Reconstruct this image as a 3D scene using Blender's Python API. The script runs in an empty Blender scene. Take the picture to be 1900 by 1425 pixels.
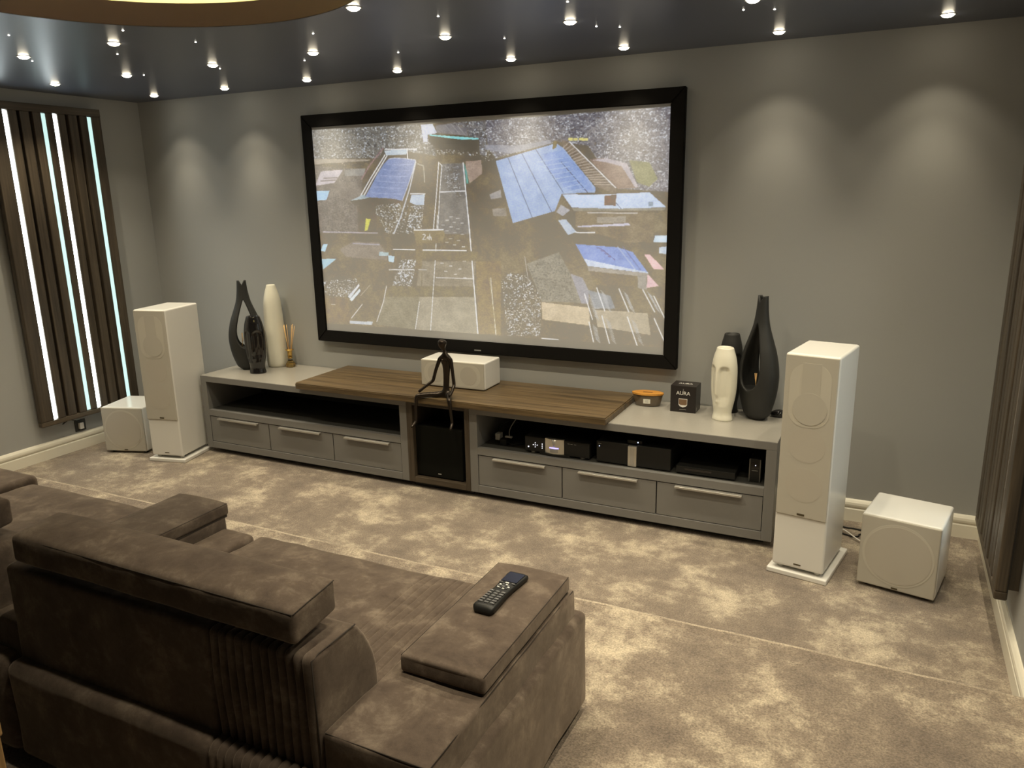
import bpy, bmesh, math, random, json
import numpy as np
from mathutils import Vector, Matrix, noise

random.seed(7)
sc = bpy.context.scene
COL = sc.collection
PI = math.pi
R = math.radians

# ------------------------------------------------------------------ camera, world, exposure
H = 2.694                       # ceiling
XL, XR = -3.799, 2.474          # side walls
YB = -6.6                       # rear wall (behind the viewer)
YN, ZP = -1.735, 0.14           # nosing and height of the seating platform
cam_d = bpy.data.cameras.new('camera'); cam = bpy.data.objects.new('camera', cam_d); COL.objects.link(cam)
cam_d.sensor_fit = 'HORIZONTAL'; cam_d.sensor_width = 36.0; cam_d.lens = 26.993
cam_d.clip_start = 0.02
rt = Vector((0.8990929, 0.4373747, -0.0183110)); up = Vector((-0.0897088, 0.2250293, 0.9702135)); fw = Vector((-0.4284673, 0.8706694, -0.2415586))
M = Matrix((rt, up, -fw)).transposed().to_4x4(); M.translation = Vector((1.87999, -4.66649, 1.91951))
cam.matrix_world = M
sc.camera = cam
w = bpy.data.worlds.new('world'); sc.world = w; w.use_nodes = True
w.node_tree.nodes['Background'].inputs[0].default_value = (.5, .48, .42, 1)
w.node_tree.nodes['Background'].inputs[1].default_value = 0.02
sc.view_settings.view_transform = 'Standard'; sc.view_settings.look = 'None'
sc.view_settings.exposure = 0.02; sc.view_settings.gamma = 1.0; sc.view_settings.use_curve_mapping = False
WARM = (1.0, .875, .645)
COOL = (.72, .93, 1.0)
SPOT_W = 42.0
LED_E = 11.0
# downlights: (x, y, power factor)
DL = []
for x in (-3.30, -2.57, -1.81, -1.07, -.26, .44, 1.265, 2.02):
    DL.append((x, -.25, .12))
for x in (-3.32, -2.61, -1.86, -1.10, -.25, .43, 1.26, 2.02):
    DL.append((x, -1.03, 1.0))
for x in (-2.49, -1.76, -.26, .44, 1.26, 2.02):
    DL.append((x, -1.77, 1.0))
for x in (-3.30, -2.5, .44, 1.26, 2.02):
    DL.append((x, -2.55, .9))
for x in (-3.3, -2.4, .46, 1.26, 2.02):
    DL.append((x, -3.35, 1.0 if x > 0 else .35))

# ------------------------------------------------------------------ material helpers
def lin(c):
    return tuple(((v/255)/12.92 if v/255 <= .04045 else ((v/255+.055)/1.055)**2.4) for v in c)
def new_mat(name):
    m = bpy.data.materials.new(name); m.use_nodes = True
    return m, m.node_tree, m.node_tree.nodes['Principled BSDF']
def mat(name, color, rough=.5, metal=0.0, bump=0.0, bscale=200., spec=None, var=0.0, vscale=3., coat=0.0, trans=0.0, sheen=0.0):
    m, nt, b = new_mat(name); N = nt.nodes; L = nt.links
    b.inputs['Base Color'].default_value = (*color, 1); b.inputs['Roughness'].default_value = rough
    b.inputs['Metallic'].default_value = metal
    if spec is not None: b.inputs['Specular IOR Level'].default_value = spec
    if coat: b.inputs['Coat Weight'].default_value = coat; b.inputs['Coat Roughness'].default_value = .08
    if trans: b.inputs['Transmission Weight'].default_value = trans
    if sheen: b.inputs['Sheen Weight'].default_value = sheen; b.inputs['Sheen Roughness'].default_value = .5
    if bump or var:
        tc = N.new('ShaderNodeTexCoord')
    if var:
        n = N.new('ShaderNodeTexNoise'); n.inputs['Scale'].default_value = vscale; n.inputs['Detail'].default_value = 4
        L.new(tc.outputs['Object'], n.inputs['Vector'])
        r = N.new('ShaderNodeMix'); r.data_type = 'RGBA'
        r.inputs['A'].default_value = (*[c*(1-var) for c in color], 1); r.inputs['B'].default_value = (*[min(1, c*(1+var)) for c in color], 1)
        L.new(n.outputs['Fac'], r.inputs['Factor']); L.new(r.outputs['Result'], b.inputs['Base Color'])
    if bump:
        n2 = N.new('ShaderNodeTexNoise'); n2.inputs['Scale'].default_value = bscale; n2.inputs['Detail'].default_value = 3
        L.new(tc.outputs['Object'], n2.inputs['Vector'])
        bm_ = N.new('ShaderNodeBump'); bm_.inputs['Strength'].default_value = bump; bm_.inputs['Distance'].default_value = .002
        L.new(n2.outputs['Fac'], bm_.inputs['Height']); L.new(bm_.outputs['Normal'], b.inputs['Normal'])
    return m
def emis(name, color, strength, base=(.8, .8, .8)):
    m, nt, b = new_mat(name)
    b.inputs['Base Color'].default_value = (*base, 1)
    b.inputs['Emission Color'].default_value = (*color, 1); b.inputs['Emission Strength'].default_value = strength
    return m
def ramp(nt, fac, stops):
    r = nt.nodes.new('ShaderNodeValToRGB'); e = r.color_ramp.elements
    while len(e) < len(stops): e.new(.5)
    for k, (p, c) in enumerate(stops): e[k].position = p; e[k].color = (*c, 1)
    nt.links.new(fac, r.inputs['Fac']); return r
def noise_node(nt, vec, scale, detail=4, rough=.5, dist=0., mapping=None):
    n = nt.nodes.new('ShaderNodeTexNoise'); n.inputs['Scale'].default_value = scale; n.inputs['Detail'].default_value = detail
    n.inputs['Roughness'].default_value = rough; n.inputs['Distortion'].default_value = dist
    if mapping:
        mp = nt.nodes.new('ShaderNodeMapping'); mp.inputs['Scale'].default_value = mapping; nt.links.new(vec, mp.inputs['Vector']); vec = mp.outputs['Vector']
    nt.links.new(vec, n.inputs['Vector']); return n
def mixc(nt, f, a, b, mode='MIX'):
    m = nt.nodes.new('ShaderNodeMix'); m.data_type = 'RGBA'; m.blend_type = mode
    for s, v in (('Factor', f), ('A', a), ('B', b)):
        if isinstance(v, (tuple,)): m.inputs[s].default_value = (*v, 1)
        elif isinstance(v, float): m.inputs[s].default_value = v
        else: nt.links.new(v, m.inputs[s])
    return m.outputs['Result']
def bump_node(nt, h, strength, dist, b):
    n = nt.nodes.new('ShaderNodeBump'); n.inputs['Strength'].default_value = strength; n.inputs['Distance'].default_value = dist
    nt.links.new(h, n.inputs['Height']); nt.links.new(n.outputs['Normal'], b.inputs['Normal'])

def carpet_mat():
    m, nt, b = new_mat('carpet'); L = nt.links
    tc = nt.nodes.new('ShaderNodeTexCoord'); v = tc.outputs['Object']
    big = noise_node(nt, v, 2.9, 14, .76, .0)
    r1 = ramp(nt, big.outputs['Fac'], [(.37, (.175, .138, .108)), (.50, (.262, .210, .159)), (.63, (.57, .485, .36))])
    fine = noise_node(nt, v, 130, 4, .8)
    r2 = ramp(nt, fine.outputs['Fac'], [(.32, (.35, .35, .35)), (.68, (1.5, 1.5, 1.5))])
    c = mixc(nt, .8, r1.outputs['Color'], r2.outputs['Color'], 'MULTIPLY')
    L.new(c, b.inputs['Base Color']); b.inputs['Roughness'].default_value = 1.0
    b.inputs['Specular IOR Level'].default_value = .1
    b.inputs['Sheen Weight'].default_value = .25
    f2 = noise_node(nt, v, 160, 3, .7)
    bump_node(nt, f2.outputs['Fac'], .9, .006, b)
    return m
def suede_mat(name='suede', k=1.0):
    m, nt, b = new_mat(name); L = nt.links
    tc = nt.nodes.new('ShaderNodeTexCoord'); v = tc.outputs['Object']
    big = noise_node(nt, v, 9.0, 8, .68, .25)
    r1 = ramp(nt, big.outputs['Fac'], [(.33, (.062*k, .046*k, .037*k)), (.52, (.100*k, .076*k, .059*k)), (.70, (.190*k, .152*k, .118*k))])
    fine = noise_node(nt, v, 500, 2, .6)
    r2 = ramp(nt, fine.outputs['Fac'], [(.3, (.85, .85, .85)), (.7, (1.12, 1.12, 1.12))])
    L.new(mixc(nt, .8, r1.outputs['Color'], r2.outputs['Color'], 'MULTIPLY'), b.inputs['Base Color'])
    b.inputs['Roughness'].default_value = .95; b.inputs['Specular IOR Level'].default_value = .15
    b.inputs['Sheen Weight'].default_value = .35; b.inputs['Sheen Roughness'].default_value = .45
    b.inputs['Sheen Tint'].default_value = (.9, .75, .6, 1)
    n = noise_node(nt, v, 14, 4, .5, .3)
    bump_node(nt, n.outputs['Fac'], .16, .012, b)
    return m
def wood_mat(name, dark, light, axis='X', rough=.5, grain=1.0):
    m, nt, b = new_mat(name); L = nt.links
    tc = nt.nodes.new('ShaderNodeTexCoord'); v = tc.outputs['Object']
    s = {'X': (.9, 16, 16), 'Y': (16, .9, 16), 'Z': (16, 16, .9)}[axis]
    s2 = {'X': (2.5, 120, 120), 'Y': (120, 2.5, 120), 'Z': (120, 120, 2.5)}[axis]
    n1 = noise_node(nt, v, 1.2*grain, 6, .6, .6, mapping=s)
    n2 = noise_node(nt, v, 1.0, 3, .6, .2, mapping=s2)
    r1 = ramp(nt, n1.outputs['Fac'], [(.30, dark), (.74, light)])
    r2 = ramp(nt, n2.outputs['Fac'], [(.3, (.66, .62, .58)), (.7, (1.18, 1.15, 1.12))])
    L.new(mixc(nt, .75, r1.outputs['Color'], r2.outputs['Color'], 'MULTIPLY'), b.inputs['Base Color'])
    b.inputs['Roughness'].default_value = rough
    bump_node(nt, n2.outputs['Fac'], .4, .003, b)
    return m

M_WALL = mat('grey_wall_paint', (.375, .375, .357), .72, bump=.15, bscale=350, var=.03, vscale=2.)
M_CEIL = mat('navy_ceiling_paint', (.088, .098, .132), .36, bump=.05, bscale=200)
M_CARPET = carpet_mat()
M_TRIM = mat('cream_gloss_trim', (.80, .76, .64), .35)
M_COVE = mat('taupe_cove_paint', (.115, .085, .105), .6)
M_COVETOP = mat('cove_white_paint', (.85, .80, .62), .7)
M_SUEDE = suede_mat()
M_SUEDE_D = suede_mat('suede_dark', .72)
M_STITCH = mat('dark_stitching', (.03, .022, .016), .9)
M_CAB = mat('grey_satin_lacquer', (.190, .185, .175), .34)
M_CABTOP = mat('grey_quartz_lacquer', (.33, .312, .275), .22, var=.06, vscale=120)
M_CABIN = mat('dark_cabinet_back', (.035, .034, .030), .6)
M_SLAB = wood_mat('stained_pine', (.042, .028, .013), (.185, .128, .062), 'X', .42, 1.3)
M_WOODZ = wood_mat('dark_oak_upright', (.036, .027, .017), (.105, .082, .056), 'Z', .45)
M_WOODX = wood_mat('dark_oak_rail', (.036, .027, .017), (.105, .082, .056), 'X', .45)
M_WOODY = wood_mat('dark_oak_cross', (.036, .027, .017), (.105, .080, .052), 'Y', .45)
M_OAK = wood_mat('light_oak', (.34, .20, .08), (.52, .34, .15), 'Z', .5)
M_ALU = mat('brushed_aluminium', (.46, .44, .40), .38, metal=.5)
M_WHITE = mat('white_satin_lacquer', (.74, .725, .68), .2)
M_GRILLE = mat('cream_grille_cloth', (.47, .438, .37), .9, bump=.2, bscale=900)
M_GRILLE2 = mat('pale_driver_behind_cloth', (.525, .492, .415), .9)
M_GRILLE3 = mat('warm_driver_behind_cloth', (.468, .430, .362), .9)
M_BADGE = mat('dark_bronze_badge', (.12, .10, .06), .35, metal=.7)
M_BLACKM = mat('matte_black_ceramic', (.022, .022, .020), .55)
M_BLACKG = mat('gloss_black_ceramic', (.010, .009, .009), .06, coat=.5)
M_WHITEC = mat('white_glazed_ceramic', (.82, .79, .66), .3, coat=.2)
M_BLACKP = mat('black_plastic', (.012, .012, .011), .42, spec=.3)
M_BLACKF = mat('black_grille_cloth', (.009, .009, .007), .95, spec=.08)
M_VELVET = mat('black_velvet_frame', (.008, .007, .006), .8, spec=.15)
M_SILVER = mat('silver_fascia', (.62, .60, .54), .28, metal=.75)
M_GOLD = mat('gold_metal', (.75, .48, .14), .25, metal=1.0)
M_REED = mat('rattan_reed', (.72, .45, .18), .7)
M_AMBER = mat('amber_liquid_glass', (.95, .68, .18), .04, trans=.8)
M_GLASS = mat('clear_glass', (1, 1, 1), .02, trans=1.0)
M_BRONZE = mat('dark_bronze', (.040, .031, .024), .28, metal=.8, bump=.5, bscale=120)
M_CANDLE = mat('brown_wax_glass', (.13, .095, .06), .15, coat=.6)
M_LID = wood_mat('orange_wood_lid', (.48, .21, .03), (.72, .36, .07), 'X', .5)
M_LABEL = mat('cream_paper_label', (.75, .72, .62), .7)
M_BOX = mat('black_gift_box', (.018, .014, .013), .35)
M_PRINTW = mat('white_print', (.80, .78, .74), .5)
M_PRINTB = mat('brown_tumbler_print', (.20, .12, .065), .5)
M_PRINTG = mat('grey_print', (.30, .29, .27), .5)
M_LCD = mat('remote_lcd_glass', (.010, .011, .022), .22)
M_KEY = mat('remote_key', (.10, .10, .10), .35)
M_KEYL = mat('pale_key_legend', (.75, .74, .68), .4)
M_CABLEW = mat('white_cable', (.75, .72, .65), .5)
M_GROOVE = mat('dark_groove', (.012, .010, .008), .8)
E_LAMP = emis('lamp_lens_glow', WARM, 30)
E_STAR = emis('star_glow', (1, .93, .8), 14)
E_COVE = emis('cove_led_glow', (1, .80, .38), 14)
E_LEDW = emis('white_led_strip', (.86, .98, 1.0), LED_E)
E_LEDT = emis('teal_led_strip', (.60, .90, .86), 1.0, (.3,.3,.3))
E_BLUE = emis('blue_display_glow', (.25, .22, 1.0), 2.2)
E_DOT = emis('indicator_glow', (.85, .87, 1.0), 1.1)
E_DOTB = emis('blue_indicator_glow', (.45, .6, 1.0), 6.0)

# ------------------------------------------------------------------ object helpers
def link(name, me, parent=None, m=None, smooth=False):
    o = bpy.data.objects.new(name, me); COL.objects.link(o)
    if parent: o.parent = parent
    if m is not None and not me.materials: me.materials.append(m)
    if smooth:
        for p in me.polygons: p.use_smooth = True
    return o
def bm_obj(name, bm, m, parent=None, smooth=False):
    me = bpy.data.meshes.new(name); bm.normal_update(); bm.to_mesh(me); bm.free()
    return link(name, me, parent, m, smooth)
def tag(o, label=None, cat=None, group=None, kind=None):
    if label: o['label'] = label
    if cat: o['category'] = cat
    if group: o['group'] = group
    if kind: o['kind'] = kind
    return o
def empty(name, loc=(0, 0, 0), rz=0.0):
    o = bpy.data.objects.new(name, None); COL.objects.link(o); o.location = loc; o.rotation_euler = (0, 0, rz)
    o.empty_display_size = .1
    return o
def add_box(bm, x0, x1, y0, y1, z0, z1, bev=0.0, seg=2):
    vs = [bm.verts.new((x, y, z)) for z in (z0, z1) for y in (y0, y1) for x in (x0, x1)]
    fs = [(0, 2, 3, 1), (4, 5, 7, 6), (0, 1, 5, 4), (1, 3, 7, 5), (3, 2, 6, 7), (2, 0, 4, 6)]
    faces = [bm.faces.new([vs[i] for i in f]) for f in fs]
    if bev > 0:
        es = list({e for f in faces for e in f.edges})
        bmesh.ops.bevel(bm, geom=es, offset=bev, segments=seg, profile=.5, affect='EDGES')
def box(name, b, m, parent=None, bev=0.0, seg=2, smooth=False, mtx=None):
    bm = bmesh.new(); add_box(bm, *b, bev=bev, seg=seg)
    if mtx: bm.transform(mtx)
    return bm_obj(name, bm, m, parent, smooth)
def add_lathe(bm, prof, n=32, cx=0, cy=0, sx=1., sy=1., cap0=True, cap1=True):
    rows = []
    for r, z in prof:
        rows.append([bm.verts.new((cx+sx*r*math.cos(2*PI*k/n), cy+sy*r*math.sin(2*PI*k/n), z)) for k in range(n)])
    for a, b in zip(rows, rows[1:]):
        for k in range(n): bm.faces.new((a[k], a[(k+1) % n], b[(k+1) % n], b[k]))
    if cap0: bm.faces.new(rows[0][::-1])
    if cap1: bm.faces.new(rows[-1])
def lathe(name, prof, m, parent=None, n=32, loc=(0, 0), sx=1., sy=1., smooth=True, cap0=True, cap1=True):
    bm = bmesh.new(); add_lathe(bm, prof, n, loc[0], loc[1], sx, sy, cap0, cap1)
    bmesh.ops.recalc_face_normals(bm, faces=bm.faces)
    return bm_obj(name, bm, m, parent, smooth)
def add_tube(bm, pts, r, n=8, caps=True):
    pts = [Vector(p) for p in pts]; rows = []
    rad = r if isinstance(r, (list, tuple)) else [r]*len(pts)
    t = (pts[1]-pts[0]).normalized(); u = t.orthogonal().normalized()
    for i, p in enumerate(pts):
        if i == 0: t = (pts[1]-pts[0]).normalized()
        elif i == len(pts)-1: t = (pts[-1]-pts[-2]).normalized()
        else: t = (pts[i+1]-pts[i-1]).normalized()
        u = (u - t*u.dot(t)).normalized(); v = t.cross(u)
        rows.append([bm.verts.new(p + (u*math.cos(2*PI*k/n)+v*math.sin(2*PI*k/n))*rad[i]) for k in range(n)])
    for a, b in zip(rows, rows[1:]):
        for k in range(n): bm.faces.new((a[k], a[(k+1) % n], b[(k+1) % n], b[k]))
    if caps: bm.faces.new(rows[0][::-1]); bm.faces.new(rows[-1])
def tube(name, pts, r, m, parent=None, n=8):
    bm = bmesh.new(); add_tube(bm, pts, r, n); return bm_obj(name, bm, m, parent, True)
def catmull(pts, k=6):
    pts = [Vector(p) for p in pts]; P = [pts[0]]+pts+[pts[-1]]; out = []
    for i in range(1, len(P)-2):
        p0, p1, p2, p3 = P[i-1:i+3]
        for j in range(k):
            t = j/k
            out.append(.5*((2*p1)+(-p0+p2)*t+(2*p0-5*p1+4*p2-p3)*t*t+(-p0+3*p1-3*p2+p3)*t**3))
    out.append(pts[-1]); return out
def prism(name, pts, z0, z1, m, parent=None, mtx=None, bev=0.):
    bm = bmesh.new(); a = [bm.verts.new((x, y, z0)) for x, y in pts]; b = [bm.verts.new((x, y, z1)) for x, y in pts]
    n = len(pts); bm.faces.new(a[::-1]); bm.faces.new(b)
    for k in range(n): bm.faces.new((a[k], a[(k+1) % n], b[(k+1) % n], b[k]))
    bmesh.ops.recalc_face_normals(bm, faces=bm.faces)
    if bev: bmesh.ops.bevel(bm, geom=bm.edges[:], offset=bev, segments=2, affect='EDGES')
    if mtx: bm.transform(mtx)
    return bm_obj(name, bm, m, parent)
def coords(a, b, r, step, extra=()):
    L = [a, a+r*.3, a+r*.65, a+r]; n = max(1, int(round((b-a-2*r)/step)))
    L += [a+r+(b-a-2*r)*k/n for k in range(1, n)] + [b-r, b-r*.65, b-r*.3, b]
    for e in extra:
        if a+.002 < e < b-.002: L.append(e)
    L = sorted(L); out = [L[0]]
    for v in L[1:]:
        if v-out[-1] > .0008: out.append(v)
    out[-1] = b
    return out
def rbox(name, b, m, parent=None, r=.02, step=.05, gx=(), gy=(), gz=(), disp=None, warp=None):
    """cushion: rounded box with optional surface displacement disp(p, n) along the normal and a warp(p)"""
    x0, x1, y0, y1, z0, z1 = b
    X = coords(x0, x1, r, step, gx); Y = coords(y0, y1, r, step, gy); Z = coords(z0, z1, r, step, gz)
    V = {}; verts = []; faces = []
    def vid(i, j, k):
        key = (i, j, k)
        if key not in V: V[key] = len(verts); verts.append(Vector((X[i], Y[j], Z[k])))
        return V[key]
    nx, ny, nz = len(X)-1, len(Y)-1, len(Z)-1
    for i in range(nx):
        for j in range(ny):
            faces.append((vid(i, j, nz), vid(i+1, j, nz), vid(i+1, j+1, nz), vid(i, j+1, nz)))
            faces.append((vid(i, j, 0), vid(i, j+1, 0), vid(i+1, j+1, 0), vid(i+1, j, 0)))
        for k in range(nz):
            faces.append((vid(i, 0, k), vid(i+1, 0, k), vid(i+1, 0, k+1), vid(i, 0, k+1)))
            faces.append((vid(i, ny, k), vid(i, ny, k+1), vid(i+1, ny, k+1), vid(i+1, ny, k)))
    for j in range(ny):
        for k in range(nz):
            faces.append((vid(0, j, k), vid(0, j, k+1), vid(0, j+1, k+1), vid(0, j+1, k)))
            faces.append((vid(nx, j, k), vid(nx, j+1, k), vid(nx, j+1, k+1), vid(nx, j, k+1)))
    for i, p in enumerate(verts):
        q = Vector((min(max(p.x, x0+r), x1-r), min(max(p.y, y0+r), y1-r), min(max(p.z, z0+r), z1-r)))
        d = p-q
        n = d.normalized() if d.length > 1e-9 else Vector((0, 0, 1))
        p2 = q+n*r if d.length > 1e-9 else p
        if disp: p2 = p2 + n*disp(p2, n)
        if warp: p2 = warp(p2)
        verts[i] = p2
    me = bpy.data.meshes.new(name); me.from_pydata([tuple(v) for v in verts], [], faces); me.update()
    return link(name, me, parent, m, True)
def text_mesh(name, s, size, m, parent, mtx, ext=.0006):
    cu = bpy.data.curves.new('txt', 'FONT'); cu.body = s; cu.size = size; cu.align_x = 'CENTER'; cu.align_y = 'CENTER'; cu.extrude = ext
    t = bpy.data.objects.new('txt', cu); COL.objects.link(t)
    dg = bpy.context.evaluated_depsgraph_get(); me = bpy.data.meshes.new_from_object(t.evaluated_get(dg))
    bpy.data.objects.remove(t); me.transform(mtx); me.name = name; me.materials.clear()
    return link(name, me, parent, m)

# ------------------------------------------------------------------ room shell
def struct(o): o['kind'] = 'structure'; return o
T = .12
struct(box('floor', (XL-T, XR+T, YN, T, -.1, 0), M_CARPET))
# seating platform with a rounded carpet nosing
def platform():
    bm = bmesh.new(); r = .022
    prof = [(YN, 0.0)]
    for k in range(7):
        a = PI/2*k/6; prof.append((YN-r+r*math.cos(a)+.004*math.sin(2*a), ZP-r+r*math.sin(a)+.007*math.sin(a)**2*(1 if k < 6 else .8)))
    prof += [(YN-.045, ZP+.003), (YN-.07, ZP)]
    prof.append((YB-T, ZP)); prof.append((YB-T, -.1)); prof.append((YN, -.1))
    nx = 60; rows = []
    for i in range(nx+1):
        x = XL-T+(XR-XL+2*T)*i/nx
        rows.append([bm.verts.new((x, y + (0.002*math.sin(x*9)+.0015*math.sin(x*23) if j < 8 else 0), z)) for j, (y, z) in enumerate(prof)])
    for a, b in zip(rows, rows[1:]):
        for k in range(len(prof)): bm.faces.new((a[k], a[(k+1) % len(prof)], b[(k+1) % len(prof)], b[k]))
    bm.faces.new(rows[0]); bm.faces.new(rows[-1][::-1])
    bmesh.ops.recalc_face_normals(bm, faces=bm.faces)
    bm.transform(Matrix.Translation((-5.3, 2.7, 0)))
    o = bm_obj('floor', bm, M_CARPET); o.location = (5.3, -2.7, 0); return o
def nosing():  # added strip, its paler carpet colour paints the light caught by the step edge
    m = M_CARPET.copy(); m.name = 'carpet_edge_highlight'
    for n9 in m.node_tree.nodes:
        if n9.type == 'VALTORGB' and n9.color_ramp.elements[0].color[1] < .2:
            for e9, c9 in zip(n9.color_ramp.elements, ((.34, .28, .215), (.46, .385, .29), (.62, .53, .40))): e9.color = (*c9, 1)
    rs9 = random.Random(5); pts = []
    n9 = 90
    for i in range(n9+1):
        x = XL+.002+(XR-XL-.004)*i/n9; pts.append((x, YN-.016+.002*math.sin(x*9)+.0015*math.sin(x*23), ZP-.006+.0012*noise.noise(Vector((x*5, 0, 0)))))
    bm = bmesh.new(); add_tube(bm, pts, .0135, 10); return bm_obj('carpet_nosing_highlight', bm, m, None, True)
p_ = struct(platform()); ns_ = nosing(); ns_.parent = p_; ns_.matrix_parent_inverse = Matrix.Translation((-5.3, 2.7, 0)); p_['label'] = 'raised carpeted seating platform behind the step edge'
struct(box('wall_back', (XL-T, XR+T, 0, T, 0, H+.1), M_WALL))
struct(box('wall_left', (XL-T, XL, YB-T, 0, 0, H+.1), M_WALL))
struct(box('wall_right', (XR, XR+T, YB-T, 0, 0, H+.1), M_WALL))
struct(box('wall_rear', (XL, XR, YB-T, YB, 0, H+.1), M_WALL))
CX, CY, CR, CH = -.68, -2.62, .90, .099
def ceiling():
    bm = bmesh.new(); n = 96
    o = [bm.verts.new(p) for p in ((XL-T, YB-T, H), (XR+T, YB-T, H), (XR+T, T, H), (XL-T, T, H))]
    c = [bm.verts.new((CX+CR*math.cos(2*PI*k/n), CY+CR*math.sin(2*PI*k/n), H)) for k in range(n)]
    es = [bm.edges.new((o[k], o[(k+1) % 4])) for k in range(4)]+[bm.edges.new((c[k], c[(k+1) % n])) for k in range(n)]
    bmesh.ops.triangle_fill(bm, use_beauty=True, edges=es)
    bmesh.ops.recalc_face_normals(bm, faces=bm.faces)
    for f in bm.faces:
        if f.normal.z > 0: f.normal_flip()
    return bm_obj('ceiling', bm, M_CEIL)
ceil = struct(ceiling())
lathe('cove_side', [(CR, H-.002), (CR+.004, H), (CR, H+CH), (CR+.012, H+CH+.004), (CR+.02, H+CH)], M_COVE, ceil, 96, (CX, CY), cap0=False, cap1=False)
lathe('cove_channel', [(CR+.02, H+CH), (CR+.17, H+CH), (CR+.17, H+CH+.16), (.001, H+CH+.16)], M_COVETOP, ceil, 96, (CX, CY), cap0=False, cap1=False)
o = tag(lathe('cove_light_strip', [(CR+.09, H+CH+.004), (CR+.11, H+CH+.004), (CR+.11, H+CH+.016), (CR+.09, H+CH+.016), (CR+.09, H+CH+.004)], E_COVE, None, 96, (CX, CY), cap0=False, cap1=False),
    'warm glowing light ring hidden in the round ceiling recess above the sofa', 'light')

# baseboards: plain board with rounded upper moulding
def baseboard(name, a, b, nrm, z0=0.0):
    a = Vector(a); b = Vector(b); n = Vector(nrm)
    prof = [(0, 0), (.019, 0), (.019, .074), (.014, .080), (.014, .086), (.020, .092), (.0215, .103), (.019, .116), (.011, .128), (.006, .1335), (0, .1335)]
    bm = bmesh.new(); rows = []
    for p in (a, b): rows.append([bm.verts.new((p.x+n.x*d, p.y+n.y*d, z0+z)) for d, z in prof])
    for k in range(len(prof)): bm.faces.new((rows[0][k], rows[0][(k+1) % len(prof)], rows[1][(k+1) % len(prof)], rows[1][k]))
    bm.faces.new(rows[0]); bm.faces.new(rows[1][::-1]); bmesh.ops.recalc_face_normals(bm, faces=bm.faces)
    return struct(bm_obj(name, bm, M_TRIM))
baseboard('baseboard_back', (XL, 0, 0), (XR, 0, 0), (0, -1, 0))
baseboard('baseboard_left', (XL, 0, 0), (XL, YN, 0), (1, 0, 0))
baseboard('baseboard_right', (XR, 0, 0), (XR, YN, 0), (-1, 0, 0))
baseboard('baseboard_left_rear', (XL, YN, 0), (XL, YB, 0), (1, 0, 0), ZP)
baseboard('baseboard_right_rear', (XR, YN, 0), (XR, YB, 0), (-1, 0, 0), ZP)

# ------------------------------------------------------------------ downlights and star lights
ring_me = lens_me = None
NAMEX = ['first', 'second', 'third', 'fourth', 'fifth', 'sixth', 'seventh', 'eighth']
rowname = {-.25: 'row nearest the screen wall', -1.03: 'second row from the screen wall', -1.77: 'third row beside the cove',
           -2.55: 'row over the sofa front', -3.35: 'row over the sofa back'}
rows_seen = {}
for (x, y, f) in DL:
    rows_seen[y] = rows_seen.get(y, 0)+1
    k = rows_seen[y]
    e = empty('downlight', (x, y, H))
    tag(e, f'warm ceiling downlight, {NAMEX[k-1]} from the left in the {rowname[y]}', 'light', 'ceiling downlights')
    if ring_me is None:
        r_ = lathe('trim_ring', [(.027, -.0005), (.036, -.0005), (.036, -.002), (.031, -.003), (.027, -.002), (.027, -.0005)], M_WHITE, e, 24, cap0=False, cap1=False); ring_me = r_.data
        l_ = lathe('lens', [(.027, -.0015), (.025, -.0075), (.016, -.0125), (.002, -.0145)], E_LAMP, e, 20, cap0=False); lens_me = l_.data
    else:
        link('trim_ring', ring_me, e); link('lens', lens_me, e)
    ld = bpy.data.lights.new('spot_beam', 'SPOT'); ld.energy = SPOT_W*f; ld.color = WARM; ld.spot_size = R(92) if y > -.5 else R(112); ld.spot_blend = .5 if y > -.5 else .9; ld.shadow_soft_size = .022
    lo = bpy.data.objects.new('spot_beam', ld); COL.objects.link(lo); lo.parent = e; lo.location = (0, 0, -.022)
    if y > -.5:      # the reflector's narrow main beam inside the wide spill
        lb_ = bpy.data.lights.new('main_beam', 'SPOT'); lb_.energy = 26; lb_.color = WARM; lb_.spot_size = R(66); lb_.spot_blend = 1.0; lb_.shadow_soft_size = .022
        l2_ = bpy.data.objects.new('main_beam', lb_); COL.objects.link(l2_); l2_.parent = e; l2_.location = (0, 0, -.022)
STARS = [(-1.997, -2.153), (-2.587, -1.659), (-1.46, -1.95), (-2.009, -1.558), (-2.515, -.979), (-1.399, -1.576), (-1.928, -.908), (-.757, -1.437), (-1.306, -.86),
         (-.698, -.789), (-.012, -.834), (-.04, -1.444), (.565, -1.398), (.594, -.79), (.50, -.864), (1.315, -.792), (1.19, -.852)]
STARS.sort()
star_me = None; star_objs = []
for k, (x, y) in enumerate(STARS):
    if star_me is None:
        bm = bmesh.new(); add_lathe(bm, [(.0048, 0), (.004, -.002), (.001, -.003)], 10)
        so = bm_obj('star_light', bm, E_STAR, None, True); star_me = so.data
    else: so = link('star_light', star_me)
    so.location = (x, y, H-.0005)
    bx_, by_, bd = None, None, 9
    for yy in (-.25, -1.03, -1.77):
        rowx = [q for q in DL if q[1] == yy]
        for i9, q in enumerate(rowx):
            d9 = math.hypot(q[0]-x, q[1]-y)
            if d9 < bd: bd, bx_, by_, io = d9, q[0], q[1], i9
    side = 'left of' if x < bx_-.03 else ('right of' if x > bx_+.03 else 'level with')
    dep = 'in front of' if y < by_-.12 else ('behind' if y > by_+.12 else 'close beside')
    rn = {-.25: 'first', -1.03: 'second', -1.77: 'third'}[by_]
    tag(so, f'tiny star light {dep} and {side} the {NAMEX[io]} downlight, {rn} row', 'light', 'pinprick star lights in the ceiling'); star_objs.append(so)

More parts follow.
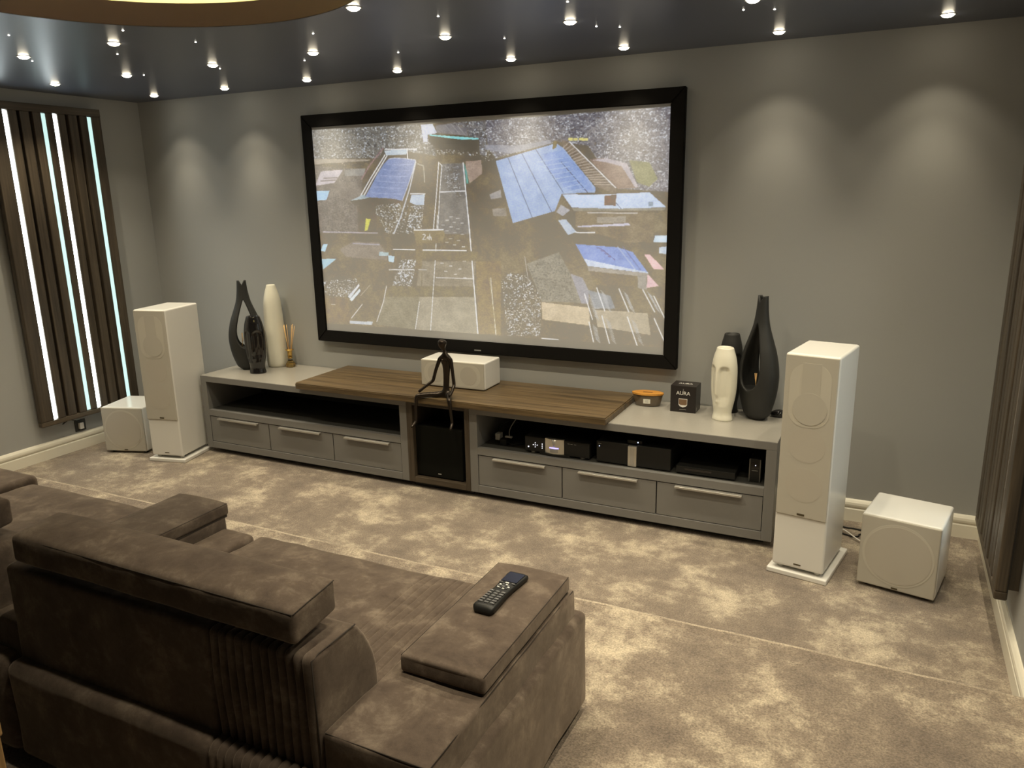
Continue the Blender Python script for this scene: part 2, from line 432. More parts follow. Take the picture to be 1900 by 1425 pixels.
for a_ in star_objs:
    tw = [b_ for b_ in star_objs if b_['label'] == a_['label']]
    if len(tw) == 2:
        lb0 = a_['label']; tw.sort(key=lambda q: q.location.x)
        tw[0]['label'] = lb0.replace('tiny star light', 'tiny star light, left of two,'); tw[1]['label'] = lb0.replace('tiny star light', 'tiny star light, right of two,')

# ------------------------------------------------------------------ slatted wall panels with LED strips
def wall_panel(label, x_wall, sgn, group):
    # local: u = distance out of the wall, y along the wall
    root = empty('slatted_wall_panel', (x_wall, -.85, .27)); tag(root, label, 'wall panel', group)
    y_far, y_near, zb, zt, th = .43, -.42, 0.0, 2.33, .048
    u0 = .034 if sgn > 0 else .044; u1 = u0+th
    X = lambda u: sgn*u
    def bx(name, ua, ub, ya, yb, za, zb_, m, bev=0.0, par=root, seg=2):
        xs = sorted((X(ua), X(ub)))
        return box(name, (xs[0], xs[1], ya, yb, za, zb_), m, par, bev, seg)
    bx('backing_batten', .001, u0+.004, y_near+.05, y_far-.05, zb+.03, zt-.03, M_WOODZ)
    bx('backing_board', u0, u0+.014, y_near+.004, y_far-.004, zb+.006, zt-.006, M_GROOVE)
    bx('top_rail', u0, u1, y_near, y_far, zt-.055, zt, M_WOODY, .003)
    bx('bottom_rail', u0, u1, y_near, y_far, zb, zb+.040, M_WOODY, .008)
    slots = [.333-.0909*k for k in range(8)]
    leds = {0: E_LEDT, 3: E_LEDW, 4: E_LEDT, 7: E_LEDW}
    edges = [y_far]
    for k, s in enumerate(slots):
        hw = .0165 if k in leds else .011
        edges += [s+hw, s-hw]
    edges.append(y_near)
    slat = None
    for k in range(0, len(edges), 2):
        a, b = edges[k+1], edges[k]
        uo = u1+(.0 if k in (0,) or k == len(edges)-2 else .002*((k//2) % 3-1))
        bx('slat', u0+.004, uo, a, b, zb+.038, zt-.053, M_WOODZ, .007, seg=3)
    for k, m in leds.items():
        s = slots[k]
        bx('light_strip', u0+.014, u1-((.002 if m is E_LEDT else .006) if sgn > 0 else .020), s-(.0155 if sgn > 0 else .011), s+(.0155 if sgn > 0 else .011), zb+.045, zt-.060, m, .004)
    return root
wall_panel('tall dark oak slatted panel with glowing strips on the left wall', XL, 1, 'slatted wall panels')
wall_panel('tall dark oak slatted panel with strips on the right wall', XR, -1, 'slatted wall panels')

# wall outlet below the left panel
e = empty('wall_socket', (XL, -.925, .19)); tag(e, 'small socket plate with a white plug under the left slatted panel', 'socket')
box('face_plate', (.0005, .008, -.045, .045, -.045, .045), M_CABIN, e, .002)
box('plug', (.008, .035, -.022, .012, -.026, .026), M_WHITE, e, .004)
tube('cord', catmull([(.03, -.0, .03), (.035, -.05, .055), (.03, -.10, .072), (.02, -.15, .05), (.045, -.12, .09)], 5), .003, M_BLACKP, e)

# ------------------------------------------------------------------ projection screen
SX0, SX1, SZ0, SZ1, FM = -2.061, .748, .834, 2.491, .086
e = empty('projection_screen', ((SX0+SX1)/2, 0, (SZ0+SZ1)/2)); tag(e, 'large black framed projection screen showing an aerial view of a race track', 'screen')
ox, oz = (SX0+SX1)/2, (SZ0+SZ1)/2
def frame_bar(name, pts):
    bm = bmesh.new(); a = [bm.verts.new((x-ox, -.016, z-oz)) for x, z in pts]; b = [bm.verts.new((x-ox, -.055, z-oz)) for x, z in pts]
    bm.faces.new(a); bm.faces.new(b[::-1])
    for k in range(4): bm.faces.new((a[k], b[k], b[(k+1) % 4], a[(k+1) % 4]))
    bmesh.ops.recalc_face_normals(bm, faces=bm.faces)
    bmesh.ops.bevel(bm, geom=bm.edges[:], offset=.004, segments=2, affect='EDGES')
    return bm_obj(name, bm, M_VELVET, e)
frame_bar('frame_top', [(SX0, SZ1), (SX1, SZ1), (SX1-FM, SZ1-FM), (SX0+FM, SZ1-FM)])
frame_bar('frame_bottom', [(SX0, SZ0), (SX1, SZ0), (SX1-FM, SZ0+FM), (SX0+FM, SZ0+FM)])
frame_bar('frame_side', [(SX0, SZ0), (SX0, SZ1), (SX0+FM, SZ1-FM), (SX0+FM, SZ0+FM)])
frame_bar('frame_side', [(SX1, SZ0), (SX1, SZ1), (SX1-FM, SZ1-FM), (SX1-FM, SZ0+FM)])
box('wall_bracket', (-1.1, 1.1, -.018, -.0005, -.5, .5), M_BLACKP, e)
for s, zz in ((1, 0), (-1, 0)): pass
box('badge', (-.651-ox-.026, -.651-ox+.026, -.0565, -.0548, .858-oz-.004, .858-oz+.004), M_PRINTG, e)
# the projected picture: a fine coloured mesh, drawn as flat shapes
AMB = np.array(lin((148, 142, 128)))
def draw_picture():
    W_, H_ = 720, 405
    rs = np.random.RandomState(3)
    img = np.tile(np.array([152, 143, 122], float), (H_, W_, 1))
    X, Y = np.meshgrid((np.arange(W_)+.5)/W_*1000, (np.arange(H_)+.5)/H_*1000)
    def vnoise(n, m):
        g = rs.rand(m+2, n+2); xs = X/1000*n; ys = Y/1000*m; xi = xs.astype(int); yi = ys.astype(int); fx = xs-xi; fy = ys-yi
        return (g[yi, xi]*(1-fx)+g[yi, xi+1]*fx)*(1-fy)+(g[yi+1, xi]*(1-fx)+g[yi+1, xi+1]*fx)*fy
    def inside(p):
        r = np.zeros(X.shape, bool); n = len(p)//2
        xs = p[0::2]; ys = p[1::2]
        for i in range(n):
            x1, y1, x2, y2 = xs[i], ys[i], xs[i-1], ys[i-1]
            if y1 == y2: continue
            c = ((y1 > Y) != (y2 > Y)) & (X < (x2-x1)*(Y-y1)/(y2-y1)+x1); r ^= c
        return r
    img += (vnoise(26, 15)[..., None]-.5)*22 + (vnoise(120, 70)[..., None]-.5)*10
    sp1 = vnoise(210, 230); sp2 = vnoise(430, 380); spx = sp1*.3+sp2*.7; fine = (vnoise(300, 260)-.5)+.7*(vnoise(90, 60)-.5)+.6*(rs.rand(H_, W_)-.5)
    for t, p, c, a in json.loads(PIC):
        c = np.array(c, float)
        if t == 0:
            mk = inside(p); img[mk] = c+(vnoise(60, 40)[mk][:, None]-.5)*14
        elif t == 1:
            hw = a*.55
            for i in range(0, len(p)-2, 2):
                ax, ay, bx_, by = p[i]*1.777, p[i+1], p[i+2]*1.777, p[i+3]
                dx, dy = bx_-ax, by-ay; L2 = dx*dx+dy*dy+1e-6
                q = np.clip(((X*1.777-ax)*dx+(Y-ay)*dy)/L2, 0, 1)
                d = np.hypot(X*1.777-ax-q*dx, Y-ay-q*dy)
                al = np.clip(hw+1.2-d, 0, 1)[..., None]
                img = img*(1-al)+c*al
        else:
            mk = inside(p)
            th = np.quantile(spx[mk], 1-a*.8) if mk.any() else 1
            al = np.clip((spx-th)/.12, 0, 1)*mk
            lo = np.clip((np.quantile(spx[mk], .25)-spx)/.06, 0, 1)*mk
            img = img*(1-lo[..., None]*.14)
            cc = c*(.86+.14*vnoise(80, 60)[..., None])
            img = img*(1-al[..., None])+cc*al[..., None]
    pd = np.pad(img, ((1, 1), (1, 1), (0, 0)), 'edge')
    bl = (pd[:-2, 1:-1]+pd[2:, 1:-1]+pd[1:-1, :-2]+pd[1:-1, 2:])/4
    img = img*.5+bl*.5
    img += fine[..., None]*15
    u = X/1000
    top = np.interp(u, [0, .54, 1], [986, 978, 985]); bot = np.interp(u, [0, 1], [38, 34])
    out = (Y > top) | (Y < bot)
    l = np.where(img/255 <= .04045, img/255/12.92, ((np.clip(img, 0, 255)/255+.055)/1.055)**2.4)
    em = np.clip(l-AMB, 0, None)*GAIN+.004
    em[out] = 0
    return em, W_, H_
GAIN = np.array([1.12, 1.06, .95])
PIC = r'''[[0,[540,979,1000,986,1002,664,877,681,806,854,729,876,621,843,565,821,543,865],[163,159,157],0],[0,[-3,986,344,980,393,872,397,839,236,884,219,842,-1,852],[162,158,148],0],[0,[-3,820,166,793,135,493,-3,493],[160,153,142],0],[0,[408,805,476,805,486,495,390,495],[158,154,146],0],[0,[402,976,542,979,539,829,521,838,521,903,492,917,485,956,441,977],[160,156,150],0],[2,[402,976,542,979,539,821,520,830,521,903,492,917,485,956,441,977],[225,230,240],0.26],[2,[540,979,1000,986,1002,664,877,681,806,854,729,876,536,806],[225,230,240],0.3],[2,[-3,986,344,980,393,872,397,839,236,884,219,842,-1,852],[225,230,240],0.28],[0,[538,878,621,868,713,885,713,869,607,835,537,857],[175,175,180],0],[0,[808,801,851,802,900,779,928,683,879,680],[172,158,145],0],[0,[816,797,851,802,900,779,928,687,921,683,888,768,851,786],[195,190,195],0],[0,[905,791,953,780,973,716,954,686,925,703],[168,166,138],0],[2,[3,747,150,731,171,819,194,843,-3,820,-24,493,135,493,132,628],[205,200,195],0.05],[0,[-4,852,193,837,187,831,91,828,-6,825],[185,178,165],0],[0,[22,791,99,796,66,735,-2,724],[205,200,205],0],[0,[102,796,173,797,165,766,103,765],[175,172,165],0],[0,[-4,699,47,699,34,656,-3,652],[190,215,240],0],[1,[30,759,77,759],[150,140,130],3],[1,[19,746,70,748],[150,140,130],3],[1,[158,749,186,809,213,851,233,884],[178,160,155],5],[1,[160,668,195,747,244,849],[225,228,235],4],[1,[152,673,188,752,238,854],[225,228,235],4],[0,[114,649,160,677,179,663,126,642],[185,195,200],0],[0,[236,875,308,876,306,853,241,853],[200,210,220],0],[1,[308,876,308,836],[225,228,235],3],[1,[239,879,338,874],[225,228,235],3],[0,[249,836,268,839,304,834,333,826,322,776,305,712,285,645,260,654,226,660,191,661,166,668,188,716,212,773,233,815],[163,172,202],0],[1,[249,836,268,839,304,834,333,826,322,776,305,712,285,645],[205,210,225],2],[1,[242,814,281,807,320,808],[178,186,214],2],[1,[232,789,274,782,313,782],[178,186,214],2],[1,[221,763,266,756,306,755],[178,186,214],2],[1,[211,738,258,730,299,729],[178,186,214],2],[1,[200,712,250,704,292,702],[178,186,214],2],[1,[189,685,242,678,285,676],[178,186,214],2],[0,[114,649,191,661,260,654,285,645,280,634,209,627,161,623,132,628],[146,134,110],0],[0,[138,624,196,627,199,560,158,560,151,493,135,493],[146,132,108],0],[2,[202,627,281,636,266,494,228,494,195,596],[225,230,240],0.42],[1,[333,818,310,699,278,572,253,494],[205,208,215],5],[0,[396,971,441,975,485,954,490,918,401,938],[168,164,160],0],[1,[424,972,446,930],[190,188,185],1],[1,[441,975,468,924],[190,188,185],1],[1,[458,969,484,918],[190,188,185],1],[0,[353,979,388,978,401,938,372,932,371,903,359,904],[215,220,235],0],[0,[374,907,380,927,467,903,521,901,519,849,399,872],[130,118,100],0],[0,[380,933,519,907,519,901,467,905,377,929],[175,225,230],0],[2,[381,873,521,849,520,830,380,848],[225,230,240],0.3],[0,[481,812,525,814,527,757,490,717,481,775],[185,172,160],0],[2,[280,616,305,638,284,494,259,494],[225,230,240],0.3],[0,[315,672,356,673,352,624,329,624,308,638],[200,210,225],0],[2,[310,620,352,624,339,494,290,494],[225,230,240],0.55],[1,[312,677,357,675],[225,228,235],3],[1,[338,809,356,799,357,727],[190,190,185],3],[1,[402,813,392,679,376,495],[225,228,235],3],[1,[404,809,411,796,401,678,390,495],[225,228,235],2],[1,[473,805,478,684,486,495],[225,228,235],4],[1,[404,682,478,684],[225,228,235],3],[0,[476,805,483,767,487,717,481,717,478,767],[110,185,178],0],[2,[419,804,459,801,462,718,466,651,433,677,417,720],[225,230,240],0.22],[0,[739,883,760,873,875,685,874,660,826,691,744,850],[165,155,140],0],[1,[744,850,760,873],[205,198,190],1],[1,[749,841,767,862],[205,198,190],1],[1,[754,831,774,851],[205,198,190],1],[1,[759,822,781,840],[205,198,190],1],[1,[764,813,787,829],[205,198,190],1],[1,[769,803,794,817],[205,198,190],1],[1,[773,794,801,806],[205,198,190],1],[1,[778,784,808,795],[205,198,190],1],[1,[783,775,815,784],[205,198,190],1],[1,[788,765,821,773],[205,198,190],1],[1,[793,756,828,762],[205,198,190],1],[1,[798,747,835,751],[205,198,190],1],[1,[802,737,842,740],[205,198,190],1],[1,[807,728,848,729],[205,198,190],1],[1,[812,719,855,718],[205,198,190],1],[1,[817,709,862,707],[205,198,190],1],[1,[822,700,869,696],[205,198,190],1],[1,[760,873,874,685],[225,228,235],3],[0,[565,808,726,870,744,850,825,687,824,666,740,665,722,593,609,543],[180,195,226],0],[0,[692,829,744,842,806,724,821,674,749,685,702,771],[168,184,224],0],[1,[599,819,663,562],[125,130,140],1],[1,[637,833,714,589],[125,130,140],1],[1,[674,847,744,669],[125,130,140],1],[1,[739,793,806,667],[125,130,140],1],[1,[675,797,744,809],[195,208,235],1],[1,[687,779,752,792],[195,208,235],1],[1,[699,761,760,774],[195,208,235],1],[1,[711,743,767,756],[195,208,235],1],[1,[723,725,775,739],[195,208,235],1],[1,[735,707,783,721],[195,208,235],1],[1,[746,689,791,704],[195,208,235],1],[1,[758,671,798,686],[195,208,235],1],[0,[718,877,731,880,726,852,717,846],[165,155,115],0],[0,[766,605,994,603,989,593,770,593],[172,168,155],0],[0,[775,593,968,585,967,466,896,465,775,529],[160,150,130],0],[0,[780,531,907,543,912,533,780,525],[205,205,222],0],[0,[829,567,900,570,900,545,829,542],[176,170,158],0],[1,[806,586,927,582],[200,198,195],3],[0,[741,663,821,658,955,664,994,605,887,601,766,607],[205,218,242],0],[1,[876,624,888,601],[130,130,130],1],[0,[848,655,876,656,875,613,847,616],[158,138,98],0],[0,[953,626,964,626,964,609,953,610],[170,180,190],0],[0,[730,555,751,559,778,506,756,493],[190,200,216],0],[0,[738,619,762,597,743,572,725,589],[190,190,195],0],[1,[778,504,824,505],[225,228,235],3],[0,[757,888,768,888,768,877,757,878],[225,220,160],0],[0,[770,887,781,887,781,876,770,877],[225,220,160],0],[0,[783,886,794,886,794,875,783,876],[225,220,160],0],[0,[795,885,806,885,806,874,795,875],[225,220,160],0],[0,[545,667,577,687,579,653,550,645],[178,175,172],0],[0,[552,605,590,609,592,574,555,574],[174,168,158],0],[0,[164,565,180,562,167,510,157,505],[205,205,120],0],[0,[116,454,203,451,229,391,225,368,88,378,67,416],[166,158,146],0],[1,[14,500,199,496],[190,185,190],4],[1,[115,445,203,441],[185,182,190],4],[0,[331,367,501,372,493,258,317,248],[165,158,142],0],[0,[232,243,499,256,498,209,211,190],[156,148,124],0],[0,[325,197,498,209,503,38,306,36],[176,170,154],0],[0,[211,190,325,197,306,36,178,48],[164,158,140],0],[0,[501,372,574,375,568,40,503,38],[164,152,124],0],[2,[269,372,319,373,302,245,239,248],[225,230,240],0.6],[1,[392,580,379,369,355,36],[225,228,235],2],[1,[324,174,306,36],[225,228,235],2],[1,[483,579,490,372,501,38],[225,228,235],4],[1,[380,292,491,293],[225,228,235],2],[1,[543,300,554,39],[225,228,235],1],[1,[219,242,206,166,179,63],[225,228,235],2],[1,[404,534,412,534],[212,212,212],2],[1,[427,526,435,526],[212,212,212],2],[1,[448,517,456,517],[212,212,212],2],[1,[415,508,423,508],[212,212,212],2],[1,[438,500,446,500],[212,212,212],2],[1,[460,493,468,493],[212,212,212],2],[1,[425,473,433,473],[212,212,212],2],[1,[448,465,456,465],[212,212,212],2],[1,[413,456,421,456],[212,212,212],2],[1,[436,445,444,445],[212,212,212],2],[1,[462,437,470,437],[212,212,212],2],[1,[395,360,404,360],[212,212,212],2],[1,[422,348,430,348],[212,212,212],2],[1,[449,335,457,336],[212,212,212],2],[1,[406,323,414,323],[212,212,212],2],[1,[435,310,443,311],[212,212,212],2],[1,[463,296,471,296],[212,212,212],2],[1,[416,556,424,556],[212,212,212],2],[1,[437,547,445,547],[212,212,212],2],[1,[460,543,468,543],[212,212,212],2],[1,[428,571,436,571],[212,212,212],2],[1,[448,564,456,564],[212,212,212],2],[1,[463,371,471,372],[212,212,212],2],[0,[252,413,508,418,518,377,250,371],[156,147,122],0],[1,[249,420,317,420],[225,228,235],4],[1,[340,419,474,420],[225,228,235],4],[0,[322,452,343,453,336,331,317,326],[160,150,126],0],[0,[315,510,407,513,412,497,405,453,322,452],[165,155,130],0],[1,[318,511,407,513],[225,228,235],4],[1,[344,490,350,493,352,486,343,468,353,468],[225,228,235],2],[1,[361,482,356,474,363,474],[225,228,235],1],[1,[361,483,361,467],[225,228,235],1],[1,[366,494,364,467],[225,228,235],2],[1,[365,479,369,480,370,467],[225,228,235],2],[1,[231,322,311,326],[225,228,235],3],[1,[326,327,351,327],[225,228,235],2],[1,[234,313,236,246],[150,142,120],4],[1,[336,313,333,249],[150,142,120],4],[2,[2,255,116,275,128,247,84,176,-2,185],[225,230,240],0.4],[0,[1,171,84,176,88,54,0,41],[158,146,120],0],[0,[84,181,125,247,128,240,92,172],[215,220,230],0],[0,[90,167,127,223,131,213,97,158],[215,225,235],0],[0,[85,59,166,61,161,44,84,44],[200,205,212],0],[1,[92,74,133,146],[225,228,235],2],[1,[129,189,164,244],[195,190,180],2],[1,[23,137,37,137],[225,228,235],2],[0,[1,366,54,368,3,313],[185,210,225],0],[0,[10,438,27,441,15,403,-1,405],[190,215,235],0],[0,[231,391,251,387,247,357,231,362],[200,220,235],0],[0,[201,407,233,405,231,389,200,388],[185,200,205],0],[0,[645,367,732,421,763,329,789,206,685,203],[165,161,148],0],[0,[763,329,794,313,809,263,810,203,791,202],[176,175,180],0],[2,[648,359,732,404,763,320,784,210,688,207],[195,190,182],0.05],[2,[574,285,598,330,645,315,682,229,681,46,588,40],[225,230,240],0.4],[1,[640,398,649,293],[205,205,210],1],[1,[540,297,556,37],[200,195,170],1],[0,[685,200,810,186,815,108,686,123],[205,194,172],0],[1,[685,37,730,36],[225,228,235],3],[0,[812,342,931,328,929,287,825,285],[155,145,120],0],[0,[775,456,881,445,918,426,953,349,955,341,807,364],[160,175,222],0],[0,[797,394,875,369,955,345,957,341,807,364],[208,218,238],0],[1,[881,447,926,352],[190,200,225],2],[1,[894,447,938,353],[140,150,185],2],[1,[829,442,837,439],[100,110,150],1],[1,[839,438,849,428],[100,110,150],1],[1,[839,430,846,427],[100,110,150],1],[1,[849,426,858,416],[100,110,150],1],[1,[849,418,856,415],[100,110,150],1],[1,[858,414,866,404],[100,110,150],1],[1,[858,406,865,403],[100,110,150],1],[1,[868,402,875,392],[100,110,150],1],[0,[807,362,957,341,953,325,809,344],[180,175,166],0],[0,[931,332,953,329,954,272,932,279],[176,172,164],0],[0,[807,263,865,241,878,187,825,183],[166,168,170],0],[0,[825,178,957,176,966,84,833,105],[186,178,160],0],[1,[830,273,851,176],[225,228,235],3],[1,[840,263,852,243],[190,192,196],1],[1,[842,254,854,235],[190,192,196],1],[1,[844,246,856,226],[190,192,196],1],[1,[846,237,858,217],[190,192,196],1],[1,[848,228,860,209],[190,192,196],1],[1,[849,220,861,200],[190,192,196],1],[1,[851,211,863,191],[190,192,196],1],[1,[853,202,865,183],[190,192,196],1],[1,[855,193,867,174],[190,192,196],1],[1,[886,272,911,177],[225,228,235],3],[1,[897,262,909,243],[190,192,196],1],[1,[899,254,911,234],[190,192,196],1],[1,[901,245,913,226],[190,192,196],1],[1,[903,236,915,217],[190,192,196],1],[1,[906,228,917,209],[190,192,196],1],[1,[908,219,920,200],[190,192,196],1],[1,[910,211,922,192],[190,192,196],1],[1,[912,202,924,183],[190,192,196],1],[1,[914,194,926,174],[190,192,196],1],[1,[944,273,974,182],[225,228,235],3],[1,[955,264,967,245],[190,192,196],1],[1,[958,256,969,237],[190,192,196],1],[1,[960,247,972,228],[190,192,196],1],[1,[963,239,975,220],[190,192,196],1],[1,[966,231,977,212],[190,192,196],1],[1,[969,223,980,204],[190,192,196],1],[1,[971,215,983,196],[190,192,196],1],[1,[974,206,985,187],[190,192,196],1],[1,[977,198,988,179],[190,192,196],1],[1,[799,245,820,135],[225,228,235],3],[1,[810,233,822,214],[190,192,196],1],[1,[811,224,824,204],[190,192,196],1],[1,[813,214,825,194],[190,192,196],1],[1,[815,204,827,184],[190,192,196],1],[1,[817,194,829,174],[190,192,196],1],[1,[819,184,831,164],[190,192,196],1],[1,[821,174,833,154],[190,192,196],1],[1,[823,164,835,144],[190,192,196],1],[1,[825,154,837,134],[190,192,196],1],[1,[811,123,823,37],[225,228,235],3],[1,[820,115,832,95],[190,192,196],1],[1,[821,107,833,88],[190,192,196],1],[1,[822,100,834,80],[190,192,196],1],[1,[823,92,835,72],[190,192,196],1],[1,[824,84,836,64],[190,192,196],1],[1,[825,76,838,57],[190,192,196],1],[1,[826,69,839,49],[190,192,196],1],[1,[827,61,840,41],[190,192,196],1],[1,[829,53,841,33],[190,192,196],1],[1,[844,154,864,35],[225,228,235],3],[1,[854,141,866,122],[190,192,196],1],[1,[856,130,868,111],[190,192,196],1],[1,[858,120,870,100],[190,192,196],1],[1,[860,109,872,89],[190,192,196],1],[1,[861,98,874,79],[190,192,196],1],[1,[863,88,875,68],[190,192,196],1],[1,[865,77,877,57],[190,192,196],1],[1,[867,66,879,47],[190,192,196],1],[1,[869,55,881,36],[190,192,196],1],[1,[908,155,933,36],[225,228,235],3],[1,[919,142,931,123],[190,192,196],1],[1,[921,132,933,112],[190,192,196],1],[1,[923,121,935,102],[190,192,196],1],[1,[926,110,937,91],[190,192,196],1],[1,[928,99,940,80],[190,192,196],1],[1,[930,89,942,70],[190,192,196],1],[1,[932,78,944,59],[190,192,196],1],[1,[935,67,946,48],[190,192,196],1],[1,[937,57,949,37],[190,192,196],1],[1,[973,155,1001,54],[225,228,235],3],[1,[971,248,999,155],[225,228,235],3],[0,[945,418,959,418,993,359,969,358],[228,202,205],0],[0,[955,337,982,290,953,280],[225,200,205],0],[0,[970,493,1001,495,1001,467,966,467],[210,225,242],0],[0,[980,447,998,451,1001,419,980,423],[205,215,230],0],[1,[774,505,824,503],[225,228,235],3]]'''
em, W_, H_ = draw_picture()
def picture_mesh():
    ix0, ix1, iz0, iz1 = SX0+FM-.004-ox, SX1-FM+.004-ox, SZ0+FM-.004-oz, SZ1-FM+.004-oz
    xs = np.linspace(ix0, ix1, W_+1); zs = np.linspace(iz0, iz1, H_+1)
    XX, ZZ = np.meshgrid(xs, zs); co = np.stack([XX, np.full_like(XX, -.040), ZZ], -1).reshape(-1, 3)
    i = np.arange(W_)[None, :]; j = np.arange(H_)[:, None]; a = j*(W_+1)+i
    q = np.stack([a, a+1, a+W_+2, a+W_+1], -1).reshape(-1, 4)
    me = bpy.data.meshes.new('picture'); me.vertices.add(len(co)); me.vertices.foreach_set('co', co.ravel().astype(np.float32))
    me.loops.add(q.size); me.loops.foreach_set('vertex_index', q.ravel().astype(np.int32))
    me.polygons.add(len(q)); me.polygons.foreach_set('loop_start', (np.arange(len(q))*4).astype(np.int32))
    me.update(calc_edges=True)
    ca = me.color_attributes.new('picture', 'FLOAT_COLOR', 'CORNER')
    e4 = np.concatenate([em.reshape(-1, 3), np.ones((len(q), 1))], 1)
    ca.data.foreach_set('color', np.repeat(e4, 4, 0).ravel().astype(np.float32))
    m, nt, b = new_mat('projected_picture'); at = nt.nodes.new('ShaderNodeAttribute'); at.attribute_name = 'picture'
    b.inputs['Base Color'].default_value = (.51, .515, .525, 1); b.inputs['Roughness'].default_value = .85; b.inputs['Specular IOR Level'].default_value = .2
    nt.links.new(at.outputs['Color'], b.inputs['Emission Color']); b.inputs['Emission Strength'].default_value = 1.0
    return link('picture', me, e, m)
picture_mesh()

# ------------------------------------------------------------------ media cabinets
ZT = .61; D = .588
def cabinet(x0, x1, divs, handles, label, root_name='media_cabinet'):
    w_ = x1-x0; root = empty(root_name, (x0, 0, 0)); tag(root, label, 'cabinet', 'grey media cabinets')
    st, y0, y1 = .056, -D, -.006
    B = lambda n, a, b, c, d, e_, f, m, bev=.002, par=root: box(n, (a, b, c, d, e_, f), m, par, bev)
    B('top', 0, w_, y0, y1, ZT-.045, ZT, M_CABTOP if False else M_CAB, .002)
    B('top_skin', .002, w_-.002, y0+.002, y1, ZT-.0005, ZT+.0015, M_CABTOP, 0)
    B('side_panel', 0, st, y0, y1, .0395, ZT-.045, M_CAB)
    B('side_panel', w_-st, w_, y0, y1, .0395, ZT-.045, M_CAB)
    B('shelf', st, w_-st, y0, y1, .2985, .3465, M_CAB)
    B('bottom_rail', st, w_-st, y0, y1, .0395, .0915, M_CAB)
    B('back_panel', st, w_-st, -.03, y1, .0915, ZT-.045, M_CABIN, 0)
    B('plinth', .05, w_-.05, y0+.07, y1-.02, .0, .0395, M_CABIN, 0)
    B('shelf_liner', st+.001, w_-st-.001, y0+.030, y1-.03, .3462, .3474, M_CABIN, 0)
    dx = [st]+[d-x0 for d in divs]+[w_-st]
    for k in range(len(dx)-1):
        a, b = dx[k]+.002, dx[k+1]-.002
        d = B('drawer', a+.0015, b-.0015, y0+.004, y0+.05, .0950, .2935, M_CAB, .0015)
        h0, h1 = handles[k][0]-x0, handles[k][1]-x0
        hb = bmesh.new()
        add_box(hb, h0, h1, y0-.020, y0+.002, .2875, .2905, .0008, 1)
        add_box(hb, h0, h1, y0-.022, y0-.0175, .2785, .2905, .001, 1)
        bm_obj('handle', hb, M_ALU, d)
    return root
cabinet(-2.7836, -.9125, (-2.1386, -1.546), [(-2.633, -2.235), (-2.027, -1.649), (-1.433, -1.058)], 'long grey low cabinet left of the wooden niche, empty open shelf over three drawers')
cabinet(-.4378, 1.433, (.1988, .7861), [(-.268, .092), (.31, .676), (.895, 1.266)], 'long grey low cabinet right of the wooden niche, shelf full of black equipment')
# wooden niche between them
nx0, nx1 = -.9120, -.4383
e = empty('oak_niche_unit', (nx0, 0, 0)); tag(e, 'dark oak niche unit between the two grey cabinets housing a black subwoofer', 'cabinet')
wn = nx1-nx0
box('side_panel', (0, .046, -D-.002, -.006, .0395, .6095), M_WOODZ, e, .002)
box('side_panel', (wn-.034, wn, -D-.002, -.006, .0395, .6095), M_WOODZ, e, .002)
box('top_rail', (.046, wn-.034, -D-.002, -.006, .577, .6095), M_WOODX, e, .002)
box('bottom_rail', (.046, wn-.034, -D-.002, -.006, .0395, .078), M_WOODX, e, .002)
box('back_panel', (.046, wn-.034, -.03, -.006, .078, .577), M_CABIN, e)
box('plinth', (.01, wn-.01, -D+.05, -.03, 0, .0395), M_CABIN, e)
# wooden slab bridging both cabinets
def slab():
    x0, x1, y0, y1 = -1.815, .492, -.642, -.022
    r = .035; pts = []
    for k in range(7):
        a = PI+PI/2*k/6; pts.append((x0+r+r*math.cos(a), y0+r+r*math.sin(a)))
    pts += [(x1-.004, y0), (x1, y0+.004), (x1, y1), (x0, y1)]
    bm = bmesh.new(); z0, z1 = .6125, .651
    a = [bm.verts.new((x, y, z0)) for x, y in pts]; b = [bm.verts.new((x, y, z1)) for x, y in pts]; n = len(pts)
    bm.faces.new(a[::-1]); tf = bm.faces.new(b)
    for k in range(n): bm.faces.new((a[k], a[(k+1) % n], b[(k+1) % n], b[k]))
    bmesh.ops.recalc_face_normals(bm, faces=bm.faces)
    bmesh.ops.bevel(bm, geom=list(tf.edges), offset=.006, segments=2, affect='EDGES')
    # lines between the glued boards
    return bm_obj('wooden_slab_top', bm, M_SLAB)
tag(slab(), 'stained pine slab top bridging the two grey cabinets under the screen', 'tabletop')

# subwoofer in the niche
e = empty('black_subwoofer', (-.69, -.545, .079)); tag(e, 'black subwoofer with cloth front inside the oak niche', 'speaker')
box('cabinet_body', (-.181, .181, .006, .22, 0, .356), M_BLACKP, e, .012, 3)
box('grille', (-.181, .181, -.012, .0055, .002, .354), M_BLACKF, e, .008, 3)
box('badge', (-.012, .012, -.0135, -.0115, .028, .034), M_PRINTG, e)
box('black_amplifier_box', (-.80, -.58, -.30, -.08, .079, .53), M_BLACKM, None, .004)
tag(bpy.data.objects['black_amplifier_box'], 'tall dark box behind the black subwoofer in the oak niche', 'box')

